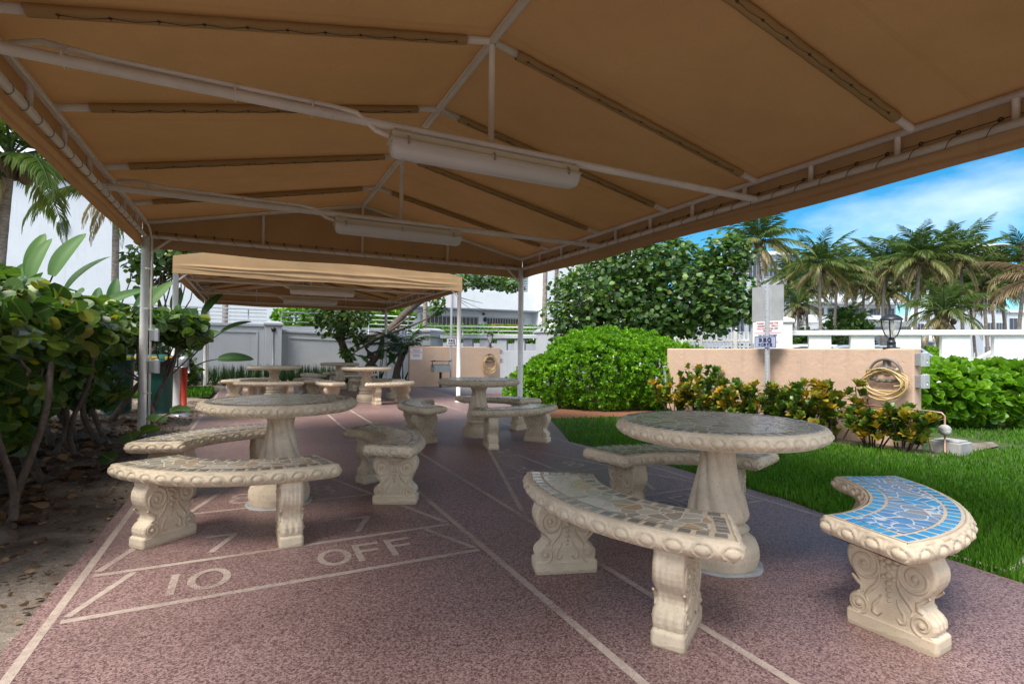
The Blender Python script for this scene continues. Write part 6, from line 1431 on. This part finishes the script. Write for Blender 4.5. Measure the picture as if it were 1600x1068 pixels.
mb = MB(); mb.obox(c0, uu_*1.25, Vector((0, 0, .13)), ff_*.03); mb.build('bar', M['yellow'], S, world=True)
text_part('lettering', 'MAXIMUM CLEARANCE', .17, c0+ff_*.034-Vector((0, 0, .06)), uu_, (0, 0, 1), M['ink'], S, .01)
mb = MB()
for s in (-1, 1): mb.tube([c0+uu_*s*1.1+Vector((0, 0, .13)), c0+uu_*s*1.1+Vector((0, 0, .9))], .012, 5)
mb.build('chain', M['zinc'], S, world=True)
T = thing('wall_lamp', 'small dark lamp and camera on the pier between the garage doors', 'lamp', Mx @ Vector((13.1, .3, 4.0))); mb = MB(); mb.ball((0, -.15, .1), .13, .13, .10); mb.tube([(0, 0, 0), (0, -.15, .05)], .04, 6); mb.ball((.12, -.2, -.35), .16, .16, .2); mb.build('housing', M['black'], T)
# grey apartment block and white balconies on the right
def apartment(label, px0, px1, dist, zt, mat, bands, cols, group='buildings behind the palms', balc=False, name='apartment_building'):
    x0, y0 = bearing(px0, dist/math.cos(math.atan((px0-800)/818))); x1, y1 = bearing(px1, dist/math.cos(math.atan((px1-800)/818)))
    a, c = Vector((x0, y0)), Vector((x1, y1)); d = c-a; T = bld(label, name, (x0, y0, -.05), math.atan2(d.y, d.x), group); Ln = d.length
    mb = MB(); mb.box(0, Ln, 0, 12, 0, zt); mb.build('wall', M[mat], T)
    mb = MB(); mb.box(-.25, Ln+.25, -.3, 12.2, zt+.002, zt+.35); mb.build('roof_slab', M['bwhite'], T)
    fh = zt/bands
    for i in range(bands):
        z = i*fh
        if balc:
            mb = MB(); mb.box(-.3, Ln+.3, -1.5, -.002, z+fh-.12, z+fh+.05) if i < bands-1 else None
            if i < bands-1:
                mb.build('balcony_slab', M['bwhite'], T); mb = MB(); mb.box(-.3, Ln+.3, -1.56, -1.44, z+fh+.052, z+fh+.95); mb.build('balcony_front', M['bwhite'], T)
        for j in range(cols):
            w = Ln/cols; window(T, j*w+w*.14, j*w+w*.86, z+fh*.22, z+fh*.78, 0, 'glassdark', .05, 3, 'bgrey')
    return T
apartment('grey apartment block with dark window columns, right of the round leaved tree', 1140, 1243, 52, 11.0, 'bgrey', 4, 4)
apartment('white balconied building half hidden behind the palm clump', 1246, 1400, 62, 9.6, 'bwhite', 4, 7, balc=True)
apartment('distant low white building behind the right hand palms', 1402, 1536, 75, 6.4, 'bwhite', 2, 6, balc=True)
apartment('tall narrow pale building with a rooftop box behind the palms at the right', 1536, 1572, 66, 15.0, 'bblue', 5, 2)
apartment('pale low building at the far right edge behind the palms', 1574, 1700, 70, 7.0, 'bwhite', 2, 5)
apartment('small pale blue shed between the trunks left of the lantern', 1338, 1366, 34, 3.0, 'bblue', 1, 2, name='shed')
apartment('small white shed between the trunks right of the lantern', 1384, 1424, 36, 3.1, 'bwhite', 1, 2, name='shed')
# street trees as one far mass of shrubs under the palms
def far_bush(label, px, dist, z, r, mat='seagrapetree'):
    x, y = bearing(px, dist); bush('rounded_shrub', label, 'bush', [(x, y, z*.5, r, r, z*.55), (x+r*.6, y+.3, z*.45, r*.8, r*.8, z*.5), (x-r*.5, y-.2, z*.42, r*.8, r*.8, z*.45)], 420, 6, .22, 'spoon', M[mat], 3, group='shrubs across the street')
far_bush('dark green shrub behind the left trunks of the palm clump', 1262, 33, 2.3, 1.0); far_bush('tall dark shrub right of the palm clump trunks', 1325, 34, 3.4, 1.2); far_bush('low hedge seen through the third balustrade gap', 1452, 26, 1.25, .8, 'hedge'); far_bush('low dark hedge seen through the second balustrade gap', 1385, 30, 1.35, .9)
# ------------------------------------------------------------------ cars beyond the balustrade
def car(label, px, dist, rz, mat):
    x, y = bearing(px, dist); T = thing('parked_car', label, 'car', (x, y, -.05), rz, 'cars parked across the street')
    low = [(-2.25, .35), (-2.28, .62), (-2.2, .88), (-1.2, .96), (1.0, .98), (1.95, .93), (2.25, .80), (2.3, .5), (2.25, .32)]
    P = []
    for yy, k in ((-.88, .94), (-.84, 1), (.84, 1), (.88, .94)): P.append([(a*k, yy, c) for a, c in low])
    mb = MB(); mb.prism(low, (0, -.86, 0), (1, 0, 0), (0, 0, 1), (0, 1.72, 0)); mb.build('body', M[mat], T, bevel=.07, seg=3)
    cab = [(-2.0, .94), (-1.55, 1.42), (-1.2, 1.52), (.1, 1.54), (.5, 1.46), (1.25, .97)]
    sc_ = .90; n = len(cab); mb = MB(); A_ = [(a, -.78, c) for a, c in cab]; B2 = [(a, .78, c) for a, c in cab]
    A_ = [(a, y_*(1-.16*(c-.94)/.6), c) for a, y_, c in A_]; B2 = [(a, y_*(1-.16*(c-.94)/.6), c) for a, y_, c in B2]
    mb.smooth = False; mb.add(A_+B2, [tuple(range(n)), tuple(range(n, 2*n))[::-1]]+[(i, n+i, n+(i+1) % n, (i+1) % n) for i in range(n)]); mb.build('cabin', M[mat], T, bevel=.04)
    for s in (-1, 1):
        for w_ in ([(-1.72, 1.02), (-1.42, 1.40), (-.62, 1.45), (-.62, 1.02)], [(-.55, 1.02), (-.55, 1.45), (.08, 1.46), (.42, 1.40), (.95, 1.04)]):
            mb = MB(); mb.smooth = False; pts = [(a, s*(.787*(1-.16*(c-.94)/.6)+.004), c) for a, c in w_]; mb.add(pts, [tuple(range(len(pts))) if s < 0 else tuple(range(len(pts)))[::-1]]); mb.build('side_window', M['glassdark'], T)
    for xx, x2, nm in ((.52, 1.22, 'windscreen'), (-1.58, -1.98, 'rear_window')):
        z1, z2 = 1.44, 1.0; d = .012 if xx > 0 else -.012
        mb = MB(); mb.smooth = False; mb.add([(xx+d, -.64, z1+.012), (xx+d, .64, z1+.012), (x2+d, .72, z2+.012), (x2+d, -.72, z2+.012)], [(0, 1, 2, 3) if xx < 0 else (3, 2, 1, 0)]); mb.build(nm, M['glassdark'], T)
    for sx in (-1.4, 1.42):
        for s in (-1, 1):
            mb = MB(); mb.torus((sx, s*.80, .34), .24, .10, 'Y', 20, 8); wh = mb.build('wheel', M['tyre'], T); mb = MB(); mb.tube([(sx, s*.74, .34), (sx, s*.86, .34)], .20, 14); mb.build('rim', M['rim'], wh)
    for s in (-1, 1):
        mb = MB(); mb.ball((2.2, s*.62, .72), .09, .17, .09); mb.build('headlight', M['lens'], T); mb = MB(); mb.ball((-2.2, s*.66, .78), .06, .13, .12); mb.build('tail_light', M['red'], T)
    return T
car('white car seen through the first gap of the white balustrade', 1243, 23, R(150), 'carwhite')
car('silver car seen through the second gap of the white balustrade', 1350, 24, R(-25), 'carsilver')
car('silver blue car seen through the gap behind the large lantern base', 1398, 25, R(-25), 'carsilver')
car('car parked behind the white picket fence', 1130, 26, R(160), 'carsilver')
T = thing('white_ramp_rail', 'white sloping beam seen through the right balustrade gap', 'ramp rail', (*bearing(1540, 20), 0)); mb = MB(); mb.bar((-1.2, .2, .6), (1.2, -.2, 1.5), .12, .22); mb.bar((-1.2, .2, 0), (-1.2, .2, .6), .12, .12); mb.bar((1.2, -.2, 0), (1.2, -.2, 1.4), .12, .12); mb.build('beam', M['white'], T)
